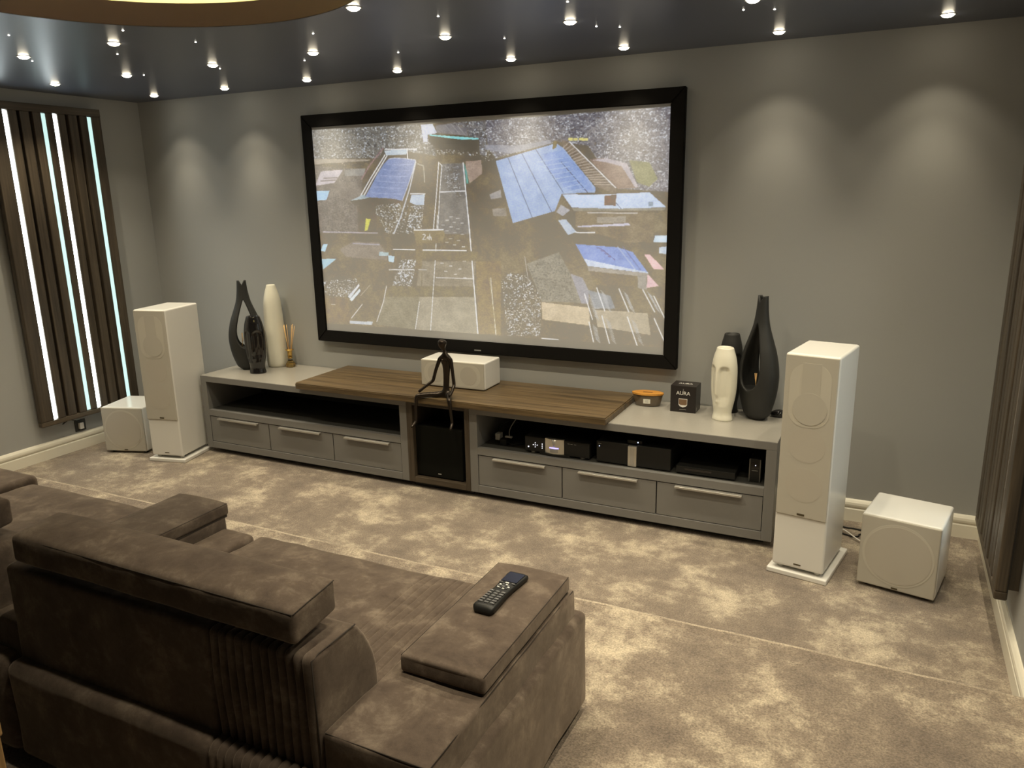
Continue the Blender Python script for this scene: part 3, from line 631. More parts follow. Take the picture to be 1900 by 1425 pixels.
# ------------------------------------------------------------------ equipment on the right shelf
ZS = .3476
e = empty('av_processor', (-.065, -.541, ZS)); tag(e, 'black processor with silver centre fascia and blue display on the open shelf', 'stereo')
box('chassis', (0, .426, .008, .40, .012, .105), M_BLACKP, e, .003)
box('front_left', (0, .138, -.006, .008, .010, .106), M_BLACKP, e, .004)
box('front_right', (.262, .426, -.006, .008, .010, .106), M_BLACKP, e, .004)
def curved_front(name, x0, x1, z0, z1, bulge, ybase, m, par):
    bm = bmesh.new(); n = 12; rows = []
    for k in range(n+1):
        t = k/n; x = x0+(x1-x0)*t; y = ybase-bulge*(1-(2*t-1)**2)
        rows.append([bm.verts.new((x, y, z0)), bm.verts.new((x, y, z1)), bm.verts.new((x, .008, z1)), bm.verts.new((x, .008, z0))])
    for a, b in zip(rows, rows[1:]):
        for k in range(4): bm.faces.new((a[k], a[(k+1) % 4], b[(k+1) % 4], b[k]))
    bm.faces.new(rows[0]); bm.faces.new(rows[-1]); bmesh.ops.recalc_face_normals(bm, faces=bm.faces)
    return bm_obj(name, bm, m, par)
curved_front('base_lip', .10, .30, .003, .0145, .016, -.008, M_BLACKP, e)
f = curved_front('silver_fascia', .138, .262, .0145, .108, .012, -.006, M_SILVER, e)
curved_front('display', .150, .250, .024, .050, .0130, -.0065, M_PRINTG, f)
curved_front('display_light', .152, .248, .0495, .0565, .0145, -.0065, E_BLUE, f)
k_ = bmesh.new(); add_lathe(k_, [(.002, .058), (.008, .075), (.016, .107)], 14, .200, -.017, 1, .35); bm_obj('v_groove', k_, M_ALU, f, True)
for (bx_, bz, rr) in [(.025, .039, .0045), (.071, .055, .003), (.058, .055, .003), (.084, .055, .003), (.071, .068, .003), (.071, .042, .003), (.118, .066, .003), (.118, .053, .003), (.118, .040, .003)]:
    bm = bmesh.new(); add_lathe(bm, [(rr, 0), (rr, .003)], 12); bm.transform(Matrix.Translation((bx_, -.006, bz)) @ Matrix.Rotation(PI/2, 4, 'X')); bm_obj('button', bm, E_DOT, e)
for bx_ in (.285, .305, .328): box('mark', (bx_, bx_+.014, -.0068, -.0058, .088, .0895), M_PRINTG, e)
for bx_ in (.03, .355): lathe('foot', [(.018, 0), (.018, .012)], M_SILVER, e, 16, (bx_+.02, .02))
e = empty('power_amplifier', (.407, -.545, ZS)); tag(e, 'tall black power amplifier with silver vertical bar on the open shelf', 'stereo')
box('chassis', (0, .447, .008, .42, .008, .134), M_BLACKP, e, .003)
box('front_left', (0, .193, -.004, .008, .006, .136), M_BLACKP, e, .003)
box('front_right', (.248, .447, -.004, .008, .006, .136), M_BLACKP, e, .003)
b_ = box('silver_bar', (.194, .247, -.010, .008, .003, .128), M_SILVER, e, .004)
box('bar_inlay', (.208, .233, -.0115, -.0095, .012, .118), M_ALU, b_, .001)
lathe('indicator', [(.0022, 0), (.0022, .002)], E_DOTB, e, 10).matrix_local = Matrix.Translation((.018, -.0035, .104)) @ Matrix.Rotation(PI/2, 4, 'X')
box('mark', (.010, .030, -.0048, -.0038, .118, .121), M_PRINTG, e)
for fx in (.04, .40): lathe('foot', [(.016, 0), (.016, .008)], M_BLACKP, e, 12, (fx, .04)); lathe('foot', [(.016, 0), (.016, .008)], M_BLACKP, e, 12, (fx, .38))
e = empty('streaming_box', (.635, -.50, ZS+.1345)); tag(e, 'tiny black streaming box with a blue light on top of the power amplifier', 'box')
box('case', (-.045, .045, -.03, .06, 0, .024), M_BLACKP, e, .004)
lathe('indicator', [(.003, 0), (.003, .002)], E_DOTB, e, 10).matrix_local = Matrix.Translation((.02, -.0295, .013)) @ Matrix.Rotation(PI/2, 4, 'X')
e = empty('disc_player', (.887, -.550, ZS)); tag(e, 'thin wide black disc player at the right of the open shelf', 'stereo')
box('case', (0, .33, 0, .26, .006, .048), M_BLACKP, e, .004)
box('disc_tray', (.05, .20, -.0015, 0.001, .026, .038), M_BLACKG, e)
for fx in (.03, .30): box('foot', (fx-.012, fx+.012, .02, .05, 0, .006), M_BLACKP, e)
e = empty('network_router', (1.285, -.52, ZS)); tag(e, 'upright black router with silver edges at the right end of the open shelf', 'router')
box('case', (0, .062, 0, .18, 0, .135), M_BLACKP, e, .004)
for xx in (-.001, .055): box('edge_trim', (xx, xx+.006, -.003, .01, .002, .134), mat('dark_silver', (.16, .16, .15), .3, metal=.8), e, .001)
box('screen_window', (.012, .050, -.0012, .0005, .076, .112), M_BLACKG, e)
box('mark', (.014, .046, -.0016, .0004, .066, .068), M_PRINTG, e)
lathe('indicator', [(.0028, 0), (.0028, .002)], E_DOT, e, 10).matrix_local = Matrix.Translation((.033, -.0013, .098)) @ Matrix.Rotation(PI/2, 4, 'X')
# plugs and leads at the left of the shelf
e = empty('plug_adapter', (-.27, -.47, ZS)); tag(e, 'small grey plug adapter with tangled leads at the left of the equipment shelf', 'adapter')
box('body', (-.035, .0, -.02, .03, .03, .075), M_PRINTG, e, .006)
box('socket_body', (.0, .05, -.03, .03, 0, .045), M_BLACKP, e, .008)
box('plug', (.03, .08, -.01, .01, .05, .062), M_PRINTG, e, .004)
tube('lead', catmull([(.06, 0, .06), (.05, .02, .09), (.07, .04, .14), (.10, .08, .18), (.14, .2, .17)], 6), .003, M_PRINTG, e)
tube('lead', catmull([(.02, 0, .03), (.1, -.01, .012), (.14, .05, .01), (.12, .15, .02), (.18, .3, .01)], 6), .004, M_BLACKP, e)
tube('lead', catmull([(-.01, 0, .05), (-.03, .06, .10), (.03, .12, .13), (.1, .2, .06), (.16, .3, .04)], 6), .0035, M_BLACKP, e)

# ------------------------------------------------------------------ loudspeakers
def disc(name, r, y, cx, cz, m, par, n=40, a0=0, a1=2*PI, th=.0008):
    bm = bmesh.new(); pts = [(cx+r*math.cos(2*PI*k/n), cz+r*math.sin(2*PI*k/n)) for k in range(n)]
    a = [bm.verts.new((x, y, z)) for x, z in pts]; b = [bm.verts.new((x, y-th, z)) for x, z in pts]
    bm.faces.new(a); bm.faces.new(b[::-1])
    for k in range(n): bm.faces.new((a[k], b[k], b[(k+1) % n], a[(k+1) % n]))
    bmesh.ops.recalc_face_normals(bm, faces=bm.faces); return bm_obj(name, bm, m, par)
def rrect(name, x0, x1, z0, z1, r, y, m, par, th=.0008):
    bm = bmesh.new(); pts = []
    for cx, cz, a in ((x1-r, z1-r, 0), (x0+r, z1-r, PI/2), (x0+r, z0+r, PI), (x1-r, z0+r, 1.5*PI)):
        for k in range(9): pts.append((cx+r*math.cos(a+PI/2*k/8), cz+r*math.sin(a+PI/2*k/8)))
    a = [bm.verts.new((x, y, z)) for x, z in pts]; b = [bm.verts.new((x, y-th, z)) for x, z in pts]; n = len(pts)
    bm.faces.new(a); bm.faces.new(b[::-1])
    for k in range(n): bm.faces.new((a[k], b[k], b[(k+1) % n], a[(k+1) % n]))
    bmesh.ops.recalc_face_normals(bm, faces=bm.faces); return bm_obj(name, bm, m, par)
def tower(loc, rz, w_, d_, label):
    root = empty('floor_loudspeaker', loc, rz); tag(root, label, 'speaker', 'white floorstanding speakers')
    h = w_/2
    box('plinth', (-h-.022, h+.022, -.012, d_+.05, 0, .028), M_WHITE, root, .006, 3)
    for sx in (-1, 1):
        for sy in (.04, d_-.04): lathe('spacer', [(.016, .028), (.016, .048)], M_WHITE, root, 16, (sx*(h-.035), sy))
    c = box('cabinet_body', (-h, h, 0, d_, .047, 1.152), M_WHITE, root, .012, 4)
    for p in c.data.polygons: p.use_smooth = False
    g = box('grille', (-h+.004, h-.004, -.007, .0015, .330, 1.146), M_GRILLE, root, .004, 2)
    rrect('driver_plate', -h+.030, h-.030, .795, 1.11, .08, -.0072, M_GRILLE2, g)
    box('tweeter_column', (-.040, .046, -.0092, -.0080, .93, 1.112), M_GRILLE, g)
    disc('midrange_cone', .080, -.0092, .004, .888, M_GRILLE, g)
    disc('woofer_cone', .088, -.0072, .004, .705, M_GRILLE3, g, th=.0004)
    disc('woofer_cone', .088, -.0072, .004, .500, M_GRILLE3, g, th=.0004)
    box('badge', (-.018, .018, -.0085, -.0065, .340, .350), M_BADGE, g, .0005)
    box('badge', (-.018, .018, -.002, .0005, .068, .074), M_BADGE, c, .0005)
    return root
tower((-2.880, -.888, 0), R(13), .262, .385, 'white floorstanding speaker at the left end of the cabinets')
tower((1.594, -.866, 0), R(-10), .252, .375, 'white floorstanding speaker at the right end of the cabinets')
def sub(loc, rz, w_, d_, h_, label):
    root = empty('white_subwoofer', loc, rz); tag(root, label, 'speaker', 'white cube subwoofers')
    h = w_/2
    for sx in (-1, 1):
        for sy in (.04, d_-.04): lathe('foot', [(.018, 0), (.02, .016)], M_BLACKP, root, 14, (sx*(h-.04), sy))
    box('cabinet_body', (-h, h, .006, d_, .016, h_), M_WHITE, root, .012, 4)
    g = box('grille', (-h+.002, h-.002, -.008, .007, .018, h_-.002), M_GRILLE, root, .006, 3)
    cz = (h_+.018)/2
    disc('driver_surround', .158, -.0082, 0, cz, M_GRILLE2, g, 48)
    disc('driver_cone', .147, -.0092, 0, cz, M_GRILLE3, g, 48)
    box('badge', (-.014, .014, -.0100, -.0075, .026, .033), M_BADGE, g, .0005)
    return root
sub((-3.352, -.872, 0), R(18), .345, .36, .368, 'white cube subwoofer on the carpet in the left corner by the slatted panel')
sub((2.040, -.842, 0), R(-11.3), .348, .33, .380, 'white cube subwoofer on the carpet in the right corner by the tall speaker')
# centre speaker on the slab
e = empty('centre_loudspeaker', (-.692, -.343, .651), R(1.0)); tag(e, 'white centre speaker box lying on the wooden slab under the screen', 'speaker')
box('cabinet_body', (-.243, .243, .004, .235, .003, .186), M_WHITE, e, .010, 4)
g = box('grille', (-.240, .240, -.007, .0045, .005, .184), M_GRILLE, e, .006, 3)
rrect('driver_plate', -.215, .215, .018, .170, .07, -.0072, M_GRILLE2, g, .0004)
for cx in (-.125, .125): disc('driver_cone', .062, -.0078, cx, .094, M_GRILLE3, g, th=.0006)
prism('tweeter_plate', [(-.03, 0), (.03, 0), (.012, .12), (-.012, .12)], 0, .0006, M_GRILLE3, g, Matrix.Translation((0, -.0078, .034)) @ Matrix.Rotation(PI/2, 4, 'X'))
for sx in (-.2, .2):
    box('foot', (sx-.02, sx+.02, .02, .21, 0, .003), M_BLACKP, e)

# ------------------------------------------------------------------ vases
def smooth_prof(pts, n):
    zs = [p[1] for p in pts]; rs_ = [p[0] for p in pts]; out = []
    cp = catmull([(r, z, 0) for r, z in pts], 8)
    cz = np.array([p.y for p in cp]); cr = np.array([p.x for p in cp])
    for k in range(n+1):
        z = zs[0]+(zs[-1]-zs[0])*k/n; out.append((float(np.interp(z, cz, cr)), z))
    return out
def loop_vase(loc, rz, m, label, ht, wx=1.0):
    """tall teardrop vase: two arms rise from a bowl, leave an open eye and rejoin in a notched neck"""
    root = empty('loop_vase', loc, rz); tag(root, label, 'vase')
    S = ht/.69
    prof = smooth_prof([(.070, 0), (.092, .04), (.118, .12), (.132, .21), (.130, .29), (.110, .38), (.080, .46), (.055, .53), (.042, .60), (.036, .66), (.034, .69)], 90)
    prof = [(.052, 0.0)] + [(r-.018*max(0, 1-z/.03), z) for r, z in prof[1:]]
    def hw(z):            # half width of the opening at height z
        if z < .175 or z > .545: h_ = 0
        else:
            t = (z-.175)/.37
            h_ = .082*math.sin(PI*min(1, t**.62))**.75*(1-.25*t)
        if z > .655: h_ = .024*(z-.655)/.035
        return h_
    bm = bmesh.new(); NC = 18
    for side in (0, 1):
        rows = []
        for r, z in prof:
            h_ = hw(z); a = math.acos(min(.999, h_/r)) if h_ > 0 else PI/2
            off = 0*math.sin(PI*max(0, (z-.30))/.39) if z > .3 else 0
            row = []
            for k in range(NC+1):
                th = -a+2*a*k/NC+side*PI
                row.append(bm.verts.new(((r*math.cos(th)*wx+off)*S, r*.68*math.sin(th)*S, z*S)))
            rows.append(row)
        for a_, b_ in zip(rows, rows[1:]):
            for k in range(NC): bm.faces.new((a_[k], a_[k+1], b_[k+1], b_[k]))
    bmesh.ops.remove_doubles(bm, verts=bm.verts, dist=.0004)
    bot = [v for v in bm.verts if v.co.z < 1e-5]
    bot.sort(key=lambda v: math.atan2(v.co.y, v.co.x)); bm.faces.new(bot)
    bmesh.ops.recalc_face_normals(bm, faces=bm.faces)
    o = bm_obj('vase_body', bm, m, root, True)
    sm = o.modifiers.new('thick', 'SOLIDIFY'); sm.thickness = .014*S; sm.offset = -1
    # cup inside the bowl holding reeds
    lathe('inner_cup', [(.05*S, .02*S), (.095*S, .12*S), (.108*S, .172*S), (.104*S, .172*S), (.05*S, .168*S), (.001, .166*S)], m, root, 40, (0, 0), wx*.98, .63, cap1=False)
    return root
def reeds(root, base, n, ln, spread, seed, r=.0016, m=None):
    rr = random.Random(seed); bx_, by, bz = base
    for k in range(n):
        a = rr.uniform(0, 2*PI); s = rr.uniform(.2, 1)*spread; l = ln*rr.uniform(.9, 1.0)
        tube('reed', [(bx_-s*.08*math.cos(a), by-s*.08*math.sin(a), bz), (bx_+s*math.cos(a)*l, by+s*math.sin(a)*l, bz+l)], r, m or M_REED, root, 5)
v = loop_vase((-2.585, -.268, ZT+.0015), R(45), M_BLACKM, 'tall matte black loop vase with a teardrop opening on the left cabinet', .695)
reeds(v, (-.035, 0, .165), 3, .13, .30, 4, .0018)
v = loop_vase((1.256, -.168, ZT+.0015), R(8-42), M_BLACKM, 'tall matte black loop vase beside the right white tower speaker', .72, .90)
reeds(v, (.01, -.03, .165), 4, .12, .30, 9, .0018)
def face_vase(loc, rz, ht, m, label, S=1.0):
    root = empty('face_vase', loc, rz); tag(root, label, 'vase')
    P = [(.062, 0), (.061, .03), (.055, .09), (.058, .16), (.070, .30), (.077, .45), (.078, .62), (.075, .76), (.066, .88), (.055, .96), (.050, 1.0)]
    prof = smooth_prof([(r, z) for r, z in P], 70); N = 72; rows = []
    bm = bmesh.new()
    for r, z in prof:
        row = []
        for k in range(N):
            th = 2*PI*k/N; phi = ((th+PI/2+PI) % (2*PI))-PI    # 0 at the front (-y)
            rr = r
            # brow-topped eye planes either side of a long nose
            top = .765-.06*((abs(phi)-.60)/.42)**4
            bot = .20
            if .13 < abs(phi) < 1.15 and bot < z < top:
                f = min(1, (abs(phi)-.13)/.10)*min(1, (1.15-abs(phi))/.30)*min(1, (top-z)/.018)*min(1, (z-bot)/.14)
                rr -= .015*f
            nz = max(0, 1-abs(phi)/.20)
            if .34 < z < .80: rr += .010*nz*min(1, (z-.34)/.03)*min(1, (.80-z)/.22)
            if .24 < z < .30 and abs(phi) < .36: rr += .004*math.sin((z-.24)/.06*PI)*(1-abs(phi)/.36)
            row.append(bm.verts.new((rr*math.cos(th)*S, rr*.86*math.sin(th)*S, z*ht)))
        rows.append(row)
    # rim and inside
    for dr, dz in ((-.004, .004), (-.012, .003), (-.014, -.02), (-.006, -.10), (-.004, -.26)):
        r = prof[-1][0]+dr
        rows.append([bm.verts.new((r*math.cos(2*PI*k/N)*S, r*.86*math.sin(2*PI*k/N)*S, ht+dz)) for k in range(N)])
    for a, b in zip(rows, rows[1:]):
        for k in range(N): bm.faces.new((a[k], a[(k+1) % N], b[(k+1) % N], b[k]))
    bm.faces.new(rows[0][::-1]); bm.faces.new(rows[-1]); bmesh.ops.recalc_face_normals(bm, faces=bm.faces)
    bm_obj('vase_body', bm, m, root, True)
    return root
face_vase((-2.420, -.350, ZT+.0015), R(20), .436, M_BLACKG, 'glossy black face vase in front of the tall white vase on the left', 1.03)
face_vase((1.077, -.255, ZT+.0015), R(-28), .424, M_WHITEC, 'white face vase on the right cabinet beside the black loop vase', 1.0)
face_vase((1.080, -.080, ZT+.0015), R(10), .475, M_BLACKM, 'matte black face vase half hidden behind the white face vase', .88)
e = empty('bottle_vase', (-2.452, -.100, ZT+.0015)); tag(e, 'tall slender white vase by the wall on the left cabinet', 'vase')
pr = smooth_prof([(.070, 0), (.079, .03), (.079, .12), (.077, .25), (.072, .42), (.067, .50), (.060, .55), (.047, .60), (.036, .632), (.033, .645)], 50)
pr += [(.030, .648), (.024, .646), (.022, .62), (.025, .5)]
lathe('vase_body', pr, M_WHITEC, e, 48)
# reed diffuser
e = empty('reed_diffuser', (-2.322, -.095, ZT+.0015), R(20)); tag(e, 'gold and amber reed diffuser bottle beside the tall white vase', 'diffuser')
lathe('liquid_base', [(.030, 0.002), (.034, .006), (.034, .030), (.028, .038)], M_AMBER, e, 8, smooth=False)
lathe('glass_bottle', [(.036, 0), (.038, .006), (.038, .032), (.022, .05), (.015, .062), (.015, .085)], M_GLASS, e, 8, smooth=False, cap1=False)
lathe('neck_ring', [(.015, .070), (.018, .073), (.018, .080), (.015, .083)], M_GOLD, e, 24)
lathe('collar', [(.018, .083), (.019, .125), (.020, .132), (.033, .137), (.034, .141), (.012, .142)], M_GOLD, e, 24)
for k, (a, s) in enumerate([(0.2, .12), (1.1, .2), (2.2, .1), (3.1, .10), (4.0, .12), (5.0, .2), (5.8, .3), (2.7, .13)]):
    l = .275
    tube('reed', [(0, 0, .06), (s*math.cos(a)*.5*l, s*math.sin(a)*.5*l, .06+l*.5), (s*math.cos(a)*l, s*math.sin(a)*l, .06+l)], .0022, M_REED, e, 5)

# candle, gift box, ornament
e = empty('oval_candle', (.592, -.128, ZT+.0015), R(6)); tag(e, 'oval brown glass candle with an orange wooden lid next to the slab', 'candle')
lathe('glass_bowl', [(.070, 0), (.078, .004), (.088, .04), (.093, .066), (.094, .074)], M_CANDLE, e, 48, sx=1, sy=.5)
def boat(name, z0, z1, a, b, m, par):
    n = 40; pts = []
    for k in range(n):
        t = 2*PI*k/n; pts.append((a*math.copysign(abs(math.cos(t))**.9, math.cos(t)), b*math.copysign(abs(math.sin(t))**1.25, math.sin(t))))
    return prism(name, pts, z0, z1, m, par)
ld_ = boat('lid', .074, .084, .099, .055, M_LID, e)
box('lid_mark', (-.03, .03, -.012, .012, .0838, .0843), mat('scorched_mark', (.22, .09, .015), .6), ld_, .0002, 1)
lb = box('label', (-.020, .024, -.0465, -.0445, .022, .050), M_LABEL, e)
for zz in (.030, .034, .041): box('label_text', (-.008, .012, -.0468, -.0464, zz, zz+.0018), M_PRINTG, lb)
e = empty('gift_box', (.832, -.142, ZT+.0015)); tag(e, 'small black gift box with white lettering and a tumbler picture', 'box')
box('carton', (-.077, .077, -.065, .065, 0, .164), M_BOX, e, .002)
MF = Matrix.Translation((0, -.0652, .118)) @ Matrix.Rotation(PI/2, 4, 'X')
text_mesh('lettering', 'AURA', .032, M_PRINTW, e, MF @ Matrix.Scale(1.0, 4))
text_mesh('lettering', 'AURA', .032, M_PRINTW, e, Matrix.Translation((0, 0, .1642)))
box('flame_mark', (-.0012, .0012, -.0660, -.0650, .130, .146), M_PRINTG, e)
tm = Matrix.Translation((0, -.0652, .035)) @ Matrix.Rotation(PI/2, 4, 'X')
prism('tumbler_picture', [(-.026, .05), (-.026, .012), (-.018, .002), (0, -.004), (.018, .002), (.026, .012), (.026, .05)], 0, .0006, M_PRINTW, e, tm)
prism('tumbler_wax', [(-.024, .047), (-.024, .016), (-.015, .011), (.015, .011), (.024, .016), (.024, .047)], .0006, .0012, M_PRINTB, e, tm)
box('print_line', (-.02, .02, -.0658, -.065, .016, .019), M_PRINTG, e)
box('print_line', (.0768, .0775, -.05, -.03, .01, .03), M_PRINTG, e)
e = empty('small_ornament', (1.372, -.080, ZT+.0015), R(10)); tag(e, 'small glossy black ornament with a curled tail behind the right tower speaker', 'ornament')
lathe('body', [(.038, 0), (.052, .012), (.046, .028), (.02, .04), (.003, .043)], M_BLACKG, e, 24, (0, 0), 1, .7)
tube('tail', catmull([(.018, 0, .03), (.032, .005, .05), (.040, .005, .085), (.034, .0, .115), (.026, 0, .128)], 5), [.009]*21+[.005], M_BLACKG, e, 10) if False else tube('tail', catmull([(.018, 0, .03), (.032, .005, .05), (.040, .005, .085), (.034, .0, .115), (.026, 0, .128)], 5), .0065, M_BLACKG, e, 10)

# ------------------------------------------------------------------ bronze sitting figure
def figure():
    J = [((-.612, -.560, .668), .024), ((-.612, -.560, .72), .020), ((-.606, -.560, .80), .021), ((-.603, -.562, .875), .028), ((-.606, -.565, .925), .024),  # 0-4 torso
         ((-.610, -.567, .953), .009), ((-.613, -.569, .966), .009), ((-.620, -.576, .985), .022), ((-.620, -.576, 1.008), .030), ((-.616, -.573, 1.030), .022),  # 5-9 neck head
         ((-.645, -.568, .905), .011), ((-.672, -.580, .83), .0085), ((-.690, -.590, .758), .0085), ((-.735, -.625, .72), .0075), ((-.768, -.650, .690), .008),   # 10-14 left arm
         ((-.570, -.562, .900), .011), ((-.560, -.562, .82), .0085), ((-.550, -.565, .735), .0085), ((-.543, -.610, .700), .0075), ((-.540, -.648, .684), .008),   # 15-19 right arm
         ((-.645, -.575, .666), .017), ((-.700, -.610, .672), .013), ((-.775, -.662, .668), .012), ((-.779, -.668, .60), .008), ((-.782, -.668, .50), .0075), ((-.789, -.688, .478), .008), ((-.799, -.712, .466), .006),  # 20-26 left leg
         ((-.585, -.575, .664), .017), ((-.560, -.618, .668), .013), ((-.532, -.664, .664), .012), ((-.522, -.668, .60), .008), ((-.513, -.668, .515), .0075), ((-.511, -.682, .498), .008), ((-.511, -.700, .478), .006)]  # 27-33 right leg
    E = [(0, 1), (1, 2), (2, 3), (3, 4), (4, 5), (5, 6), (6, 7), (7, 8), (8, 9), (4, 10), (10, 11), (11, 12), (12, 13), (13, 14), (4, 15), (15, 16), (16, 17), (17, 18), (18, 19),
         (0, 20), (20, 21), (21, 22), (22, 23), (23, 24), (24, 25), (25, 26), (0, 27), (27, 28), (28, 29), (29, 30), (30, 31), (31, 32), (32, 33)]
    o0 = Vector((-.612, -.560, .651))
    me = bpy.data.meshes.new('seated_figure_sculpture'); me.from_pydata([tuple(Vector(p)-o0) for p, r in J], E, []); me.update()
    o = link('seated_figure_sculpture', me, None, M_BRONZE); o.location = o0
    sk = o.modifiers.new('skin', 'SKIN'); sk.use_smooth_shade = True
    k9 = 1.35
    for i, (p, r) in enumerate(J):
        v_ = me.skin_vertices[0].data[i]; r = r*k9 if i > 9 else r*1.12; v_.radius = (r, r*(.62 if 1 <= i <= 4 else 1)); v_.use_root = (i == 0)
    ss = o.modifiers.new('sub', 'SUBSURF'); ss.levels = 2; ss.render_levels = 2
    # bake the surface so the sculpture is one plain mesh
    dg = bpy.context.evaluated_depsgraph_get(); m2 = bpy.data.meshes.new_from_object(o.evaluated_get(dg))
    o.modifiers.clear(); o.data = m2
    if not m2.materials: m2.materials.append(M_BRONZE)
    for p in m2.polygons: p.use_smooth = True
    tag(o, 'slender dark bronze figure sitting on the slab edge with its legs hanging', 'sculpture')
figure()

# ------------------------------------------------------------------ cables by the right speaker
c1 = catmull([(1.70, -.10, .006), (1.783, -.139, .006), (1.823, -.138, .006), (1.863, -.144, .006), (1.93, -.15, .006), (1.96, -.19, .006), (1.90, -.19, .012), (1.863, -.215, .007), (1.856, -.241, .006), (1.829, -.253, .006), (1.789, -.240, .006), (1.70, -.20, .006)], 6)
tag(tube('speaker_cable', c1, .0045, M_BLACKP), 'looped black cable on the carpet behind the right tower speaker', 'cable')
c2 = catmull([(1.72, -.15, .012), (1.783, -.211, .018), (1.829, -.276, .020), (1.866, -.312, .014), (1.93, -.34, .006)], 6)
tag(tube('power_cable', c2, .004, M_CABLEW), 'white cable crossing the black one beside the right subwoofer', 'cable')

# ------------------------------------------------------------------ sofa
sofa = empty('sectional_sofa', (0, 0, ZP)); tag(sofa, 'large brown suede sectional sofa seen from behind on the carpet step', 'sofa')
GP = [.357+.0285*k for k in range(13)]          # stitched channels
def ngr(p, s=6., a=.004):
    return a*noise.noise(Vector((p.x*s, p.y*s, p.z*s)))
def groove(x, gs, wd=.0055, dp=.010):
    d = 0
    for g_ in gs:
        t = abs(x-g_)
        if t < wd*2.4: d = max(d, math.exp(-(t/wd)**2))
    return -dp*d
def dense(gs, wd=.0055): return [g_+k*wd for g_ in gs for k in (-2, -1, -.45, 0, .45, 1, 2)]
def SB(name, b, m=M_SUEDE, r=.02, step=.04, gx=(), disp=None, warp=None, gap=()):
    b2 = (b[0], b[1], b[2], b[3], b[4]-ZP, b[5]-ZP)
    dz = (lambda p, n: disp(p+Vector((0, 0, ZP)), n)) if disp else (lambda p, n: ngr(p))
    def wz(p):
        if not warp: return p
        q = warp(p+Vector((0, 0, ZP))); return q-Vector((0, 0, ZP))
    return rbox(name, b2, m, sofa, r, step, gx, disp=dz, warp=wz)
# plinth
box('plinth', (-1.90, 1.03, -3.38, -2.46, 0.0, .030), M_BLACKP, sofa)
# right arm
SB('arm_side_panel', (.70, 1.052, -3.402, -2.430, .168, .522), r=.022, gap=())
SB('arm_block', (.708, 1.022, -3.400, -2.468, .47, .618), r=.013, disp=lambda p, n: ngr(p, 7, .006)+ngr(p, 20, .002))
def lid(x0, x1, yf, yr, z0, z1, m):
    l = SB('console_lid', (x0, x1, yr, yf, z0, z1), m, r=.011, step=.03, disp=lambda p, n: (.006*n.z*max(0, 1-abs((p.x-(x0+x1)/2)/((x1-x0)/2))**3) if n.z > .5 else 0)+ngr(p, 8, .0012))
    SB('lid_underside', (x0+.006, x1-.006, yr+.006, yf-.006, z0-.012, z0+.006), M_STITCH, r=.005)
    zz = z1-.006-ZP
    pts = [(x0+.004, yr+.006, zz), (x1-.004, yr+.006, zz), (x1-.004, yf-.006, zz), (x0+.004, yf-.006, zz), (x0+.004, yr+.006, zz)]
    for a9, b9 in zip(pts[1:4], pts[2:5]): tube('piping', [(a9[0], a9[1], zz+.0045), (b9[0], b9[1], zz+.0045)], .0013, M_STITCH, sofa, 5)
    return l
lid(.748, 1.016, -2.500, -3.112, .624, .676, M_SUEDE)
# seat of the right module
sg = [.474+.0295*k for k in range(8)]
def seat_disp(x0, x1, gs):
    def f(p, n):
        d = ngr(p, 5, .006)+ngr(p, 16, .0025)
        if n.z > .3:
            d += .012*max(0, 1-((p.x-(x0+x1)/2)/((x1-x0)/2))**4)*min(1, max(0, (-2.50-p.y)/.12))
        d += groove(p.x, gs, .0026, .0040)
        return d
    return f
SB('seat_cushion', (-.352, .744, -3.18, -2.500, .44, .578), r=.034, step=.035, gx=dense(sg, .004), disp=seat_disp(-.352, .744, sg))
SB('seat_base', (-.352, .716, -3.10, -2.53, .168, .455), r=.02)
tube('piping', [(.716, -3.395, .4755), (1.012, -3.395, .4755)], .0016, M_STITCH, sofa, 5)
tube('piping', [(1.0185, -3.392, .474), (1.0185, -2.48, .474)], .0016, M_STITCH, sofa, 5)
# middle console with raised lid, and the narrow arm beside it
SB('console_arm', (-.535, -.362, -3.14, -2.520, .168, .580), r=.024)
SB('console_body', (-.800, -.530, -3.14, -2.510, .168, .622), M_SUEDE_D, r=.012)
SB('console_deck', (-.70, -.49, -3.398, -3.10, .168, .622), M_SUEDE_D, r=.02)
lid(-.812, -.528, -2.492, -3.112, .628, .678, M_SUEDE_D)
# left module
SB('seat_cushion', (-1.835, -.806, -3.18, -2.500, .44, .578), r=.034, step=.035, disp=seat_disp(-1.835, -.806, []))
SB('seat_base', (-1.835, -.81, -3.10, -2.53, .168, .455), r=.02)
SB('arm_block', (-2.16, -1.842, -3.40, -2.468, .168, .600), r=.03)
# backrests
def back_warp(p):
    q = p.copy()
    if p.z > .62 and p.y > -3.36: q.y -= ((max(0, p.z-.62)/.21)**2.2)*.085*min(1, (p.y+3.36)/.15)
    return q
def back_disp(gs):
    def f(p, n):
        d = ngr(p, 5, .006)+ngr(p, 14, .002)
        if n.y < .2 and (n.y < -.3 or n.z > .3): d += groove(p.x, gs, .0055, .012)*(1 if p.y < -3.36 else max(0, 1-(p.y+3.36)/.04))
        return d
    return f
SB('backrest', (-.512, .706, -3.412, -3.145, .45, .832), r=.020, step=.035, gx=dense(GP[:-1]), disp=back_disp(GP[:-1]), warp=back_warp)
SB('backrest', (-1.84, -.648, -3.412, -3.145, .45, .832), r=.020, step=.035, disp=back_disp([]), warp=back_warp)
def hr_disp(x0, x1):
    def f(p, n):
        d = ngr(p, 5, .003)+ngr(p, 18, .0015)
        if n.z > .5: d += .012*max(0, 1-abs((p.y+3.333)/.083)**3)*max(0, 1-abs((p.x-(x0+x1)/2)/((x1-x0)/2))**8)
        return d
    return f
